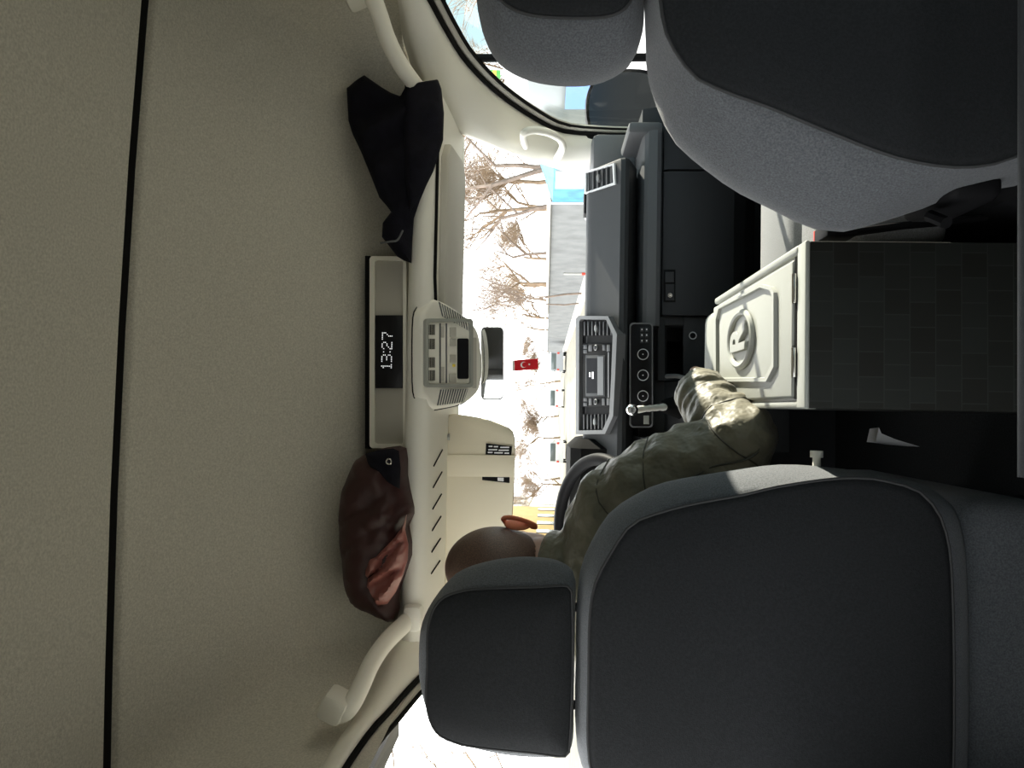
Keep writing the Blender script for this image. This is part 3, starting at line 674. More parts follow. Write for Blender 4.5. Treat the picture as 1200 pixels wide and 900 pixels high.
# ================================================================== COOL BOX BETWEEN THE SEATS
bx0, bx1, by0, by1, bz = .0065, .2484, 1.05, 1.605, -.368
cb = thing('cool_box', 'ivory lidded cool box with dark woven sides between the front seats', 'cool box', W(.13, 1.3, -1.08))
m_ = MB(); m_.box2(W(bx0+.001, by0+.001, -1.08), W(bx1-.001, by1-.01, bz-.006), .003); m_.build('box_body', 'wood', cb)
m_ = MB()
m_.box2(W(bx0, by0, bz-.007), W(bx1, by0+.036, bz), .003, 3)
m_.box2(W(bx0, by0+.03, bz-.030), W(bx0+.012, by1, bz), .004); m_.box2(W(bx1-.014, by0+.03, bz-.030), W(bx1, by1, bz+.002), .005, 3)
m_.box2(W(bx0+.01, by0+.03, bz-.03), W(bx1-.01, by1-.02, bz-.004)); m_.build('top_rim', 'white', cb)
m_ = MB(); m_.box2(W(bx0+.004, by1-.03, bz-.12), W(bx1-.012, by1+.165, bz-.008), .028, 4); fr_ = m_.build('front_lip', 'white', cb)
m_ = MB(); m_.box2(W(.050, by1+.115, bz-.0085), W(.085, by1+.121, bz-.0065)); m_.build('lip_slot', 'matt', fr_)
lx0, lx1, ly0, ly1 = bx0+.016, bx1-.020, by0+.043, by1+.0
m_ = MB(); m_.box2(W(lx0, ly0, bz-.014), W(lx1, ly1, bz+.004), .004, 3); lid = m_.build('lid', 'white', cb)
lz = bz+.004
def on(u, v, dz=0.0): return atZ(u, v, lz+dz)
pan = [on(840.5, 374), on(844, 361), on(895, 334.5), on(907, 337.5), on(910, 344), on(910, 429), on(901, 446), on(841, 446)]
cen = sum(pan, Vector())/8
m_ = MB(); e_ = lambda p, k: cen+(p-cen)*k
def ringz(k, dz): return [e_(p, k)+Vector((0, 0, dz)) for p in pan]
m_.loft([ringz(1.03, -.002), ringz(1.02, .006), ringz(.955, .006), ringz(.935, -.002)], cap=False); m_.build('panel_moulding', 'white', lid, angle=30)
mc = on(870, 398); ax = Vector((1, 0, 0))
m_ = MB(); m_.torus(mc+Vector((0, 0, .003)), (0, 0, 1), .05, .0065, 40, 8, ex=ax, sx=1.0, sy=1.55); md = m_.build('medallion_ring', 'white', lid)
m_ = MB(); vs_ = [mc+Vector((.047*math.cos(t), .0735*math.sin(t), .001)) for t in (2*math.pi*k/40 for k in range(40))]; m_.prism(vs_, Vector((0, 0, -.002))); m_.build('medallion_disc', 'white', lid)
cu = bpy.data.curves.new('letter', 'FONT'); cu.body = 'R'; cu.size = .085; cu.extrude = .004; cu.bevel_depth = .0012; cu.align_x = 'CENTER'; cu.align_y = 'CENTER'; cu.offset = .0025
to = bpy.data.objects.new('letter', cu); C.objects.link(to); bpy.context.view_layer.update()
me = bpy.data.meshes.new_from_object(to.evaluated_get(bpy.context.evaluated_depsgraph_get())); bpy.data.objects.remove(to)
me.transform(Matrix.Translation(mc+Vector((0, 0, .004))) @ Matrix.Diagonal((.95, 1.6, 1, 1)))
me.materials.clear(); me.materials.append(MT['white']); lo = bpy.data.objects.new('letter', me); C.objects.link(lo); lo.parent = lid
for xx in (.075, .185):
    m_ = MB(); m_.box2(W(xx-.022, by0+.036, bz-.004), W(xx+.022, by0+.043, bz+.0045), .001); m_.tube([W(xx-.022, by0+.0395, bz+.003), W(xx+.022, by0+.0395, bz+.003)], .0032, 8); m_.build('hinge', 'chrome', cb)
m_ = MB(); m_.box2(W(bx0+.014, by0+.034, bz-.012), W(bx1-.016, by0+.044, bz+.0005)); m_.build('hinge_gap', 'matt', cb)

# ================================================================== SEATS
def outline(half, Y, cx, n=40, cxm=1.0):
    """half outline measured on the inner side, completed by its mirror about the seat's middle"""
    p = resample(catmull([at(u, v, Y) for u, v in half], 6), n)
    p[0].x = cx; p[-1].x = cx
    m = [Vector((cx-(q.x-cx)*cxm, q.y, q.z)) for q in p[1:-1]][::-1]
    return p+m
def shrink(r, k, dy):
    c = sum(r, Vector())/len(r); return [Vector((c.x+(p.x-c.x)*k, p.y+dy, c.z+(p.z-c.z)*k)) for p in r]
def toY(r, Y): return [Vector((p.x, Y, p.z)) for p in r]
def seat_back(root, seam, sil, cx, Y0, Y1, depth, name, cxm=1.0):
    a = outline(seam, Y0, cx, cxm=cxm); b = outline(sil, Y1, cx, cxm=cxm)
    mid = [p.lerp(q, .62)+Vector((0, -(Y1-Y0)*.16, 0)) for p, q in zip(a, b)]
    mid0 = [p.lerp(q, .25)+Vector((0, -(Y1-Y0)*.10, 0)) for p, q in zip(a, b)]
    m_ = MB(); m_.loft([a, mid0, mid, b, shrink(b, .995, depth*.35), shrink(b, .97, depth*.65), shrink(b, .90, depth*.85), shrink(b, .75, depth*.95), shrink(b, .4, depth)], cap=True)
    o = m_.build(name, 'seat', root, angle=60)
    m_ = MB(); m_.loft([shrink(a, 1.0, .004), shrink(a, .992, -.001), shrink(a, .96, -.004), shrink(a, .7, -.010), shrink(a, .3, -.012)]); m_.build('rear_panel' if 'back' in name else 'headrest_panel', 'seatback', o, angle=60)
    m_ = MB(); m_.tube(a+a[:1], .0022, 6, cap=False); m_.build('piping', 'piping', o)
    return a, b
DX = -.384
ds = thing('driver_seat', 'dark charcoal driver seat with headrest in front of the camera', 'seat', W(DX, 1.3, -1.08))
seam = [(690, 775), (691, 725), (697, 685), (714, 651), (737, 617), (760, 605), (805, 592), (870, 580), (908, 571), (959, 563), (996, 560), (1035, 563), (1085, 582), (1112, 640), (1118, 775)]
sil = [(675, 775), (675, 730), (676, 711), (680, 673), (691, 643), (714, 605), (744, 583), (780, 567), (845, 555), (920, 545), (985, 549), (1036, 557), (1090, 572), (1128, 620), (1136, 775)]
seat_back(ds, seam, sil, DX, 1.05, 1.12, .09, 'backrest')
seam = [(501, 775), (502, 735), (514, 705), (540, 693), (574, 689.6), (631, 688), (665, 687), (670, 700), (671, 775)]
sil = [(490.6, 775), (493, 737), (503, 711), (518, 690), (537, 673), (567, 663), (601, 657.5), (631, 657.5), (654, 661), (669, 669), (674.5, 681), (674, 720), (673, 775)]
def head_rest(root, cx, seam, sil, Y0, Y1, depth, cxm=1.0):
    seat_back(root, seam, sil, cx, Y0, Y1, depth, 'headrest', cxm)
head_rest(ds, DX, seam, sil, 1.08, 1.13, .08)
for sx in (-.075, .075):
    m_ = MB(); m_.tube([W(DX+sx, 1.15, .0), W(DX+sx, 1.14, -.12)], .007, 10); m_.build('headrest_post', 'black', ds)
m_ = MB(); m_.box2(W(DX-.26, 1.13, -.78), W(DX+.26, 1.72, -.62), .05, 4); m_.build('seat_cushion', 'seat', ds)
m_ = MB(); m_.box2(W(DX-.22, 1.12, -1.08), W(DX+.22, 1.62, -.78), .03); m_.build('seat_base', 'black', ds)
kb_ = at(957, 536, 1.13)
m_ = MB(); m_.cyl(kb_+Vector((-.035, 0, 0)), kb_, .006, 12); m_.cyl(kb_, kb_+Vector((.010, 0, 0)), .0095, 14); m_.build('side_knob', 'beige', ds)

PX = .60
ps = thing('passenger_seat', 'dark charcoal passenger seat with headrest at the top of the picture', 'seat', W(PX, 1.1, -1.08))
seam = [(772, -90), (772, -20), (780, 37), (799, 71), (817, 92), (862, 112), (900, 125), (975, 156), (1050, 184), (1125, 196), (1185, 185), (1215, 150), (1220, -90)]
sil = [(757, -90), (757, -20), (759, 30), (761, 75), (772, 112), (791, 150), (817, 176), (862, 210), (885, 223), (930, 245), (960, 260), (990, 267), (1020, 262), (1057, 251), (1125, 229), (1162, 219), (1195, 210), (1230, 180), (1236, -90)]
seat_back(ps, seam, sil, PX, .85, .955, .09, 'backrest', cxm=.62)
seam = [(573, -80), (575, -35), (582, -8), (600, 10), (632, 19), (690, 21), (720, 17), (738, 3), (743, -25), (744, -80)]
sil = [(557, -80), (558, -10), (562, 22), (573, 46), (591, 63), (620, 76), (655, 82), (690, 82), (718, 75), (744, 58), (753, 38), (755, 5), (755, -80)]
head_rest(ps, PX, seam, sil, .90, .96, .09, cxm=.9)
for sx in (-.03, .08):
    m_ = MB(); m_.tube([W(PX+sx, .97, -.04), W(PX+sx, .96, -.2)], .007, 10); m_.build('headrest_post', 'black', ps)
m_ = MB(); m_.box2(W(.268, 1.40, -.64), W(.80, 1.66, -.47), .045, 4); m_.build('seat_cushion', 'cushion', ps)
m_ = MB(); m_.box2(W(.268, 1.17, -.64), W(.80, 1.40, -.475), .03, 4); m_.build('seat_cushion', 'cushion', ps)
m_ = MB(); m_.box2(W(.30, 1.0, -1.08), W(.78, 1.55, -.64), .02); m_.build('seat_base', 'black', ps)
rc = at(1085, 262, .98)
m_ = MB(); m_.box(rc+Vector((.035, 0, -.03)), (.04, .13, .07), .016, seg=3); rcv = m_.build('recliner_cover', 'black', ps)
m_ = MB(); m_.tube([rc+Vector((.005, -.02, .005)), rc+Vector((-.012, -.05, .0))], .008, 8); m_.build('recliner_lever', 'black', rcv)
m_ = MB(); m_.box(at(979, 273, 1.12), (.022, .055, .045), .004); bk = tag(m_.build('belt_buckle', 'black'), 'black seat belt buckle with red button beside the cool box', 'buckle')
m_ = MB(); m_.box(at(979, 273, 1.12)+Vector((0, .026, .014)), (.018, .006, .018), .001); m_.build('release_button', 'red', bk)
m_ = MB(); m_.tube([at(979, 273, 1.12)+Vector((0, 0, -.02)), at(979, 273, 1.12)+Vector((.012, .0, -.1)), W(.30, 1.12, -.66)], .006, 8); m_.build('buckle_stalk', 'black', bk)

# ================================================================== THE DRIVER
def chain(mb, pts, rad, n=14, per=5):
    p = catmull(pts, per); r = []
    for i in range(len(pts)-1):
        for k in range(per): r.append(rad[i]+(rad[i+1]-rad[i])*k/per)
    r.append(rad[-1]); mb.tube(p, r, n); mb.sphere(p[0], r[0]*.98, 2); mb.sphere(p[-1], r[-1]*.98, 2)
def remesh(o, vox, smooth=4, fac=.5):
    m = o.modifiers.new('remesh', 'REMESH'); m.mode = 'VOXEL'; m.voxel_size = vox; m.use_smooth_shade = True
    s = o.modifiers.new('smooth', 'SMOOTH'); s.factor = fac; s.iterations = smooth
    return o
pr = thing('person', 'driver with shaved head in an olive quilted jacket, right arm on the cool box', 'person', W(-.33, 1.3, -.62))
SR, ER, WR = W(-.185, 1.375, -.135), W(-.052, 1.315, -.352), W(.046, 1.53, -.318)
SL, EL, WL = W(-.50, 1.36, -.135), W(-.585, 1.47, -.36), W(-.49, 1.73, -.135)
HC = W(-.312, 1.43, .062)     # head centre
b = MB()
chain(b, [W(-.36, 1.31, -.54), W(-.35, 1.31, -.40), W(-.34, 1.33, -.25), W(-.335, 1.36, -.14)], [.135, .13, .14, .11], 18)
chain(b, [SL, W(-.34, 1.365, -.10), SR], [.06, .075, .06], 14)
chain(b, [W(-.33, 1.37, -.13), W(-.325, 1.395, -.06), W(-.318, 1.41, .0)], [.062, .056, .055], 14)
# head: skull, jaw, nose, lips, ears
b.sphere(HC+Vector((0, -.008, .028)), (.076, .096, .098), 4); b.sphere(HC+Vector((0, .030, -.03)), (.064, .068, .085), 3)
b.sphere(HC+Vector((0, .048, -.085)), (.042, .042, .03), 3); b.sphere(HC+Vector((0, .0, -.055)), (.06, .055, .06), 3)
b.tube([HC+Vector((0, .092, .02)), HC+Vector((0, .108, -.005)), HC+Vector((0, .118, -.028)), HC+Vector((0, .10, -.036))], [.009, .011, .014, .012], 10)
for s in (-1, 1):
    b.sphere(HC+Vector((s*.012, .102, -.032)), .010, 2); b.sphere(HC+Vector((s*.03, .082, .032)), (.022, .012, .009), 2)   # nostril wing, brow
    b.sphere(HC+Vector((s*.042, .068, -.018)), (.02, .02, .016), 2)                                                   # cheekbone
b.sphere(HC+Vector((0, .095, -.058)), (.024, .008, .006), 2); b.sphere(HC+Vector((0, .093, -.070)), (.021, .009, .007), 2)
# arms under the sleeves, hands and fingers
chain(b, [SR, SR.lerp(ER, .5), ER], [.052, .045, .038]); chain(b, [ER, ER.lerp(WR, .45), WR], [.038, .036, .026])
chain(b, [SL, SL.lerp(EL, .5), EL], [.052, .045, .038]); chain(b, [EL, EL.lerp(WL, .45), WL], [.038, .036, .026])
def hand(wr, fwd, side, down, curl, s):
    """palm from the wrist along fwd, four fingers of different lengths bending towards down, thumb off the side"""
    pc = wr+fwd*.05
    chain(b, [wr, wr+fwd*.03], [.024, .026], 10, 3)
    for k, (off, ln) in enumerate(((.030, .072), (.010, .080), (-.010, .074), (-.028, .058))):
        k0 = wr+fwd*.085+side*off; b.tube([wr+fwd*.012+side*off*.6, wr+fwd*.05+side*off*.9, k0], [.014, .0135, .0115], 8)
        d = fwd; pts = [k0]
        for j, fr in enumerate((.42, .32, .26)):
            a = curl*(.7+.25*j); d = (d*math.cos(a)+down*math.sin(a)).normalized(); dn = (down*math.cos(a)-fwd*math.sin(a)).normalized()
            pts.append(pts[-1]+d*ln*fr)
        b.tube(pts, [.0105, .0098, .0088, .0072], 8); b.sphere(pts[-1], .0072, 2); b.sphere(pts[0], .0108, 2)
    t0 = wr+fwd*.022+side*.022; t1 = t0+fwd*.030+side*.026+down*.012; t2 = t1+fwd*.03+side*.004+down*.014
    b.tube([wr+fwd*.015+side*.012, t0, t1, t2], [.016, .0145, .0115, .0088], 8); b.sphere(t2, .0088, 2)
hf = Vector((.12, .97, -.10)).normalized()
hand(WR+Vector((.006, .025, -.004)), hf, Vector((-.99, .12, 0)).normalized(), Vector((0, -.10, -.99)).normalized(), .16, 1)
hfl = Vector((.25, .55, .80)).normalized()
hand(WL, Vector((.55, .75, .35)).normalized(), Vector((-.3, -.2, .9)).normalized(), Vector((.5, -.3, -.8)).normalized(), .75, 1)
# legs and feet
for s, kx in ((1, -.25), (-1, -.47)):
    hp_ = W(-.36+s*.085, 1.32, -.55); kn_ = W(kx, 1.74, -.55); an_ = W(kx+.0, 1.86, -.99)
    chain(b, [hp_, hp_.lerp(kn_, .5), kn_], [.085, .075, .058]); chain(b, [kn_, kn_.lerp(an_, .35), an_], [.056, .056, .036])
    chain(b, [an_+Vector((0, -.03, -.03)), an_+Vector((0, .08, -.035)), an_+Vector((0, .18, -.05))], [.036, .036, .026])
body = b.build('body', 'skin', pr); remesh(body, .0048, 3)
# ears, hair, eyes
for s in (1, -1):
    e = MB(); ec = HC+Vector((s*.081, -.004, -.016))
    e.tube(catmull([ec+Vector((-s*.006, .012, .018)), ec+Vector((s*.006, .008, .030)), ec+Vector((s*.016, -.010, .032)), ec+Vector((s*.020, -.024, .016)), ec+Vector((s*.014, -.018, -.008)), ec+Vector((s*.004, -.004, -.028)), ec+Vector((-s*.004, .006, -.03))], 4), [.0048]*25, 8)
    e.sphere(ec+Vector((s*.004, -.004, .004)), (.006, .017, .028), 3, Matrix.Rotation(s*-.55, 3, 'Z'))
    e.sphere(ec+Vector((s*.0, .002, -.026)), (.006, .008, .009), 2)
    eo = e.build('ear', 'ear', pr, label='ear with an orange glow in its colour'); remesh(eo, .0022, 2)
bm = bmesh.new(); bmesh.ops.create_icosphere(bm, subdivisions=5, radius=1)
hr = MB(); cut = [f for f in bm.faces if f.calc_center_median().y > .35-.55*min(0, f.calc_center_median().z-.2) + (.35 if f.calc_center_median().z > .5 else 0) or f.calc_center_median().z < -.75]
bmesh.ops.delete(bm, geom=cut, context='FACES')
for v in bm.verts: v.co = HC+Vector((0, -.008, .028))+Vector((v.co.x*.0785, v.co.y*.0985, v.co.z*.1005))
hr.addbm(bm); hr.build('hair', 'stubble', pr, label='very short shaved hair')
for s in (-1, 1):
    m_ = MB(); m_.sphere(HC+Vector((s*.031, .073, .015)), .012, 2); ey = m_.build('eye', 'flagw', pr)
    m_ = MB(); m_.sphere(HC+Vector((s*.031, .081, .015)), .0052, 2); m_.build('iris', 'black', ey)
# quilted jacket: torso, collar, sleeves pinched at the quilting seams
def quilt(pts, rad, seams, depth, per=14, n=26, wob=.0035, seed=0.0):
    p = catmull(pts, per); p = resample(p, 90); N = len(p); out = []
    r = []
    for i in range(N):
        t = i/(N-1)*(len(rad)-1); k = min(len(rad)-2, int(t)); r.append(rad[k]+(rad[k+1]-rad[k])*(t-k))
    mbq = MB(); t0 = (p[1]-p[0]).normalized(); nx = t0.cross(Vector((0, 1, 0))).normalized(); rings = []
    for i in range(N):
        t = i/(N-1); tg = (p[min(i+1, N-1)]-p[max(i-1, 0)]).normalized(); nx = (nx-tg*nx.dot(tg)).normalized(); ny = tg.cross(nx); ring = []
        for k in range(n):
            a = 2*math.pi*k/n; dd = nx*math.cos(a)+ny*math.sin(a)
            pin = 0
            for s_, sl in seams:
                d = abs(t-(s_+sl*math.cos(a+.8)))
                pin += depth*math.exp(-(d/.016)**2)
            q = p[i]+dd*r[i]; nz = noise.noise(Vector((q.x*22+seed, q.y*22, q.z*34)))*wob*1.6+noise.noise(Vector((q.x*60, q.y*60+seed, q.z*60)))*wob*.6
            ring.append(p[i]+dd*(r[i]-pin+nz))
        rings.append(ring)
    mbq.loft(rings); mbq.rings = rings; mbq.path = p; return mbq
jk = MB()
def merge(a): jk.add(a.v, a.f)
merge(quilt([W(-.36, 1.30, -.60), W(-.355, 1.31, -.45), W(-.345, 1.325, -.30), W(-.34, 1.345, -.17), W(-.335, 1.36, -.10)], [.17, .165, .175, .165, .10], [(.15, .0), (.32, .0), (.5, .0), (.68, 0), (.86, 0)], .012, seed=1))
for z_, r_ in ((-.085, .082), (-.045, .076), (-.02, .07)):
    jk.torus(W(-.322, 1.385+(z_+.085)*.4, z_), (0, .25, 1), r_, .018, 32, 10)
jk.sphere(W(-.33, 1.375, -.12), (.15, .085, .07), 4)
rs = quilt([W(-.30, 1.365, -.115), SR+Vector((-.005, 0, -.005)), SR.lerp(ER, .35)+Vector((.004, -.004, -.002)), SR.lerp(ER, .7)+Vector((.0, 0, -.004)), ER+Vector((-.004, .0, .004)), ER.lerp(WR, .3)+Vector((0, 0, .005)), ER.lerp(WR, .7), WR+Vector((.003, .012, .0))],
            [.085, .088, .088, .082, .070, .064, .055, .045], [(.20, .05), (.335, .04), (.56, -.02), (.68, .02)], .007, wob=.008, seed=5); merge(rs)
merge(quilt([W(-.36, 1.36, -.105), SL, SL.lerp(EL, .35), SL.lerp(EL, .7), EL, EL.lerp(WL, .3), EL.lerp(WL, .7), WL], [.075, .075, .068, .062, .058, .054, .048, .040],
            [(.16, .03), (.30, .02), (.43, .03), (.565, -.02), (.68, .02)], .010, seed=9))
# gathered cuff wrinkles
for i in range(5):
    c_ = ER.lerp(WR, .50+.115*i); dr = (WR-ER).normalized(); jk.torus(c_+Vector((0, 0, .004)), dr+Vector((.25*math.sin(i*2), .1*math.cos(i), .25*math.cos(i*1.7))), .053-.0025*i, .011, 28, 10)
jo = jk.build('jacket', 'jacket', pr); remesh(jo, .0052, 3, .4)
# seam lines sewn along the sleeve
def seam_ring(q, s_, sl, out=.0008):
    N = len(q.rings); n = len(q.rings[0]); pts = []
    for k in range(n+1):
        a_ = 2*math.pi*(k % n)/n; t = (s_+sl*math.cos(a_+.8))*(N-1); i = max(0, min(N-2, int(t)))
        v = q.rings[i][k % n].lerp(q.rings[i+1][k % n], t-i); c = q.path[i].lerp(q.path[i+1], t-i); pts.append(v+(v-c).normalized()*out)
    return pts
for s_, sl in ((.20, .05), (.335, .04), (.56, -.02), (.68, .02)):
    m_ = MB(); m_.tube(seam_ring(rs, s_, sl), .0016, 6, cap=False); m_.build('quilting_seam', 'jseam', jo)
def seam_long(q, ang_dir, i0, i1):
    pts = []
    for i in range(i0, i1, 2):
        c = q.path[i]; k = max(range(len(q.rings[i])), key=lambda k_: (q.rings[i][k_]-c).normalized().dot(ang_dir)); v = q.rings[i][k]; pts.append(v+(v-c).normalized()*.0008)
    return catmull(pts[::3]+[pts[-1]], 5)
m_ = MB(); m_.tube(seam_long(rs, Vector((.25, -.8, -.5)).normalized(), 16, 66), .0018, 6); m_.build('sleeve_seam', 'jseam', jo)
tr = MB()
for s, kx in ((1, -.25), (-1, -.47)):
    hp_ = W(-.36+s*.085, 1.32, -.55); kn_ = W(kx, 1.74, -.55); an_ = W(kx, 1.86, -.98)
    chain(tr, [hp_+Vector((0, -.03, 0)), hp_.lerp(kn_, .5), kn_], [.105, .090, .070], 16); chain(tr, [kn_, kn_.lerp(an_, .4), an_], [.069, .064, .055], 16)
tr.sphere(W(-.36, 1.31, -.53), (.17, .14, .10), 3)
remesh(tr.build('trousers', 'trousers', pr), .008, 3)
for kx in (-.25, -.47):
    m_ = MB(); m_.tube([W(kx, 1.80, -1.03), W(kx, 1.88, -1.025), W(kx, 1.97, -1.04), W(kx, 2.05, -1.05)], [.046, .05, .046, .028], 14, flat=.9); m_.build('shoe', 'shoe', pr)

# ================================================================== COATS ON THE SHELF
def pxo(pts, Y): return [(p.x, p.z) for p in (at(u, v, Y) for u, v in pts)]
cy_ = 1.60
navy = [(402, 97), (412, 88), (423, 81), (433, 88), (443, 95), (455, 102), (466, 106), (473, 93), (494, 89), (511, 86.5), (515, 97), (518, 126), (517, 158), (511, 178), (505, 196), (497, 212), (489, 231), (482, 252), (480, 280), (479, 305), (470, 302), (462, 297), (452, 284), (444, 274), (445, 257), (455, 244), (449, 236), (441, 227), (430, 199), (419, 172), (409, 151), (404, 135)]
ol = pxo(navy, cy_)
def foldn(x, z):
    t = x*math.cos(.5)+(z-CZ)*math.sin(.5)
    return .012*math.exp(-((t-.73)/.016)**2)+.008*math.sin(t*70)+.006*noise.noise(Vector((x*14, z*20, 2)))
depth_n = lambda x, z: cy_ + .0*x + .03
cx_ = thing('coat', 'black navy coat slung over the right grab bar and shelf end', 'coat', W(.6, 1.62, .33))
cm = puff(ol, depth_n, .030, .035, .05, .008, foldn).build('coat_body', 'navy', cx_, angle=80)
lap = pxo([(472, 94), (494, 90), (510.5, 87.5), (514.5, 98), (517, 126), (516, 158), (510, 178), (503, 197), (492, 222), (478, 245), (472, 200), (471, 150)], cy_-.035)
puff(lap, lambda x, z: cy_-.012, .016, .02, .03, .009, lambda x, z: .005*math.sin(x*60)).build('coat_flap', 'navy', cm, angle=80)
m_ = MB(); pa = catmull([at(446, 285, cy_-.02), at(458, 283, cy_-.03), at(466, 281, cy_-.03), at(472, 270, cy_-.025)], 5); m_.tube(pa, .0022, 6); m_.build('coat_piping', 'mid', cm)

mY = 1.58
mar = [(408, 542), (420, 534), (434, 530), (446, 526), (462, 524), (470, 527), (472, 540), (472, 560), (475, 575), (481, 598), (481, 606), (474, 620), (478, 640), (478, 656), (470, 678), (462, 700), (462, 722), (458, 738), (440, 731), (420, 722), (405, 712), (397, 690), (392, 650), (390, 610), (394, 575)]
ol = pxo(mar, mY)
def foldm(x, z):
    p = Vector((x*16, (z-CZ)*16, 1)); r = (x+.27)*math.cos(.9)+(z-CZ-.36)*math.sin(.9)
    return .012*abs(math.sin(r*40+2.5*noise.noise(p*.5)))**.6+.018*noise.noise(p*.9)+.005*noise.noise(p*3.1)
mk = thing('jacket', 'maroon padded jacket bundled on the shelf above the driver', 'jacket', W(-.27, 1.68, .33))
jm = puff(ol, lambda x, z: mY+.06, .085, .05, .07, .0075, foldm).build('jacket_body', 'maroon', mk, angle=80)
lin = [(475, 604), (470, 618), (460, 632), (450, 640), (440, 650), (428, 652), (424, 664), (428, 690), (440, 712), (452, 710), (462, 696), (470, 678), (476, 658), (477, 640), (473, 622)]
puff(pxo(lin, mY-.03), lambda x, z: mY-.015, .022, .02, .03, .006, lambda x, z: .013*math.sin(((x+.27)*.9+(z-CZ))*150+3*noise.noise(Vector((x*30, z*30, 0))))).build('jacket_lining', 'mlining', jm, angle=80, label='crumpled rose lining')
hood = [(430, 531), (446, 527), (462, 525), (469, 528), (471, 548), (470, 572), (458, 566), (446, 556), (434, 546)]
hd = puff(pxo(hood, mY), lambda x, z: mY-.015, .02, .02, .03, .008, None).build('jacket_collar', 'navy', jm, angle=80)
c_ = at(455.5, 541, mY-.04); m_ = MB(); m_.torus(c_, (0, -1, 0), .0055, .0018, 18, 6); m_.build('snap_button', 'chrome', hd)

# ================================================================== SMALL THINGS LOW DOWN
m_ = MB(); m_.prism([at(1030, 501, 1.12), at(1033, 508, 1.12), at(1050, 515, 1.14), at(1078, 523.5, 1.16), at(1050, 521, 1.16), at(1026, 518, 1.14)], Vector((-.004, .10, -.03)))
tag(m_.build('paper_sheet', 'ring'), 'grey scrap of paper in the dark gap beside the driver seat', 'paper')
rl = thing('guard_rail', 'grey tube rail at the right edge of the picture behind the seats', 'rail', W(.2, .62, -1.08))
m_ = MB(); m_.tube([at(1211, 560, .62), at(1211, -280, .62)], .011, 12); m_.build('top_rail', 'dash', rl)
for v_ in (560, -280):
    e_p = at(1211, v_, .62); x = e_p.x
    m_ = MB(); m_.tube([e_p, W(x, .62, -1.08)], .011, 12); m_.build('rail_post', 'mid', rl)

# ================================================================== OUTSIDE
g_ = MB(); g_.box2((-60, -20, -.2), (60, 160, 0)); struct(g_.build('ground', 'asphalt', smooth=False))
# door mirror beyond the passenger window
dm = thing('door_mirror', 'dark round door mirror outside the passenger window', 'mirror', W(1.03, 2.34, -.32))
cx0 = at(735, 128, 2.36); ol = [(cx0.x+.125*math.copysign(abs(math.cos(t))**.75, math.cos(t)), cx0.z+.135*math.copysign(abs(math.sin(t))**.75, math.sin(t))) for t in (2*math.pi*k/36 for k in range(36))]
rings = [[Vector((cx0.x+(x-cx0.x)*k, y, cx0.z+(z-cx0.z)*k)) for x, z in ol] for y, k in ((2.345, .93), (2.34, 1), (2.37, 1.02), (2.42, .92), (2.45, .65), (2.46, .3))]
MB().loft(rings).build('mirror_housing', 'black', dm, angle=50)
MB().prism([Vector((cx0.x+(x-cx0.x)*.93, 2.348, cx0.z+(z-cx0.z)*.93)) for x, z in ol], Vector((0, -.004, 0))).build('mirror_glass', 'dmirror', dm)
MB().box2(Vector((.915, 2.35, cx0.z-.10)), Vector((cx0.x-.06, 2.42, cx0.z-.04)), .01).build('mirror_arm', 'black', dm)

def house(name, x0, x1, y0, y1, h, wallm, label, roof=True, nwin=4, rows=2):
    root = thing(name, label, 'house', ((x0+x1)/2, (y0+y1)/2, 0))
    MB().box2((x0, y0, 0), (x1, y1, h), .03).build('house_wall', wallm, root)
    if roof:
        cx = (x0+x1)/2; m_ = MB(); m_.loft([[Vector((x0-.3, y, h-.05)), Vector((x0-.3, y, h+.1)), Vector((cx, y, h+1.3)), Vector((x1+.3, y, h+.1)), Vector((x1+.3, y, h-.05))] for y in (y0-.3, y1+.3)]); m_.build('roof', 'rooft', root, smooth=False)
    face = x1 if x1 <= 0 else x0
    for r in range(rows):
        for k in range(nwin):
            z0 = .9+r*2.6
            if z0+1.2 > h: continue
            yy = y0+(y1-y0)*(k+.5)/nwin
            MB().box2((face-.05, yy-.5, z0), (face+.05, yy+.5, z0+1.3)).build('window', 'vanglass', root)
            xx = x0+(x1-x0)*(k+.5)/nwin
            if (x1-x0)/nwin > 1.3: MB().box2((xx-.45, y0-.05, z0), (xx+.45, y0+.05, z0+1.3)).build('window', 'vanglass', root)
    return root
house('house', -14, -7.0, 40, 52, 4.4, 'ochre', 'ochre house at the left roadside beyond the windscreen')
house('house', -16, -9, 60, 74, 5.0, 'white2', 'white house further up the left side of the road')
# retaining wall on the right of the road
rw = thing('retaining_wall', 'long grey concrete wall along the right roadside', 'wall', (6.3, 45, 0))
MB().box2((6.2, 21, 0), (6.6, 78, 1.75)).build('wall_face', 'concrete', rw)
MB().box2((6.1, 21, 1.75), (6.7, 47, 1.87), .02).build('coping', 'coping', rw); MB().box2((6.1, 49, 1.85), (6.7, 78, 1.97), .02).build('coping', 'coping', rw)
MB().box2((6.7, 21, 0), (12, 90, 1.6)).build('earth_bank', 'concrete', rw)
MB().box2((5.2, 32, 0), (6.2, 76, .12)).build('sidewalk', 'coping', rw)
bs = thing('market_tent', 'bright blue tarpaulin tent at the right end of the wall', 'tent', (7.0, 19, 0))
MB().loft([[Vector((5.9, y, 0)), Vector((5.9, y, 1.7)), Vector((7.2, y, 2.15)), Vector((8.6, y, 1.7)), Vector((8.6, y, 0))] for y in (17.0, 20.6)]).build('tarpaulin', 'blue', bs, smooth=False)
MB().box2((5.86, 17.8, .9), (5.9, 19.2, 1.65)).build('white_panel', 'white2', bs)
for y in (17.0, 20.6):
    MB().tube([(5.88, y, 0), (5.88, y, 1.75)], .04, 8).build('tent_pole', 'ring', bs)
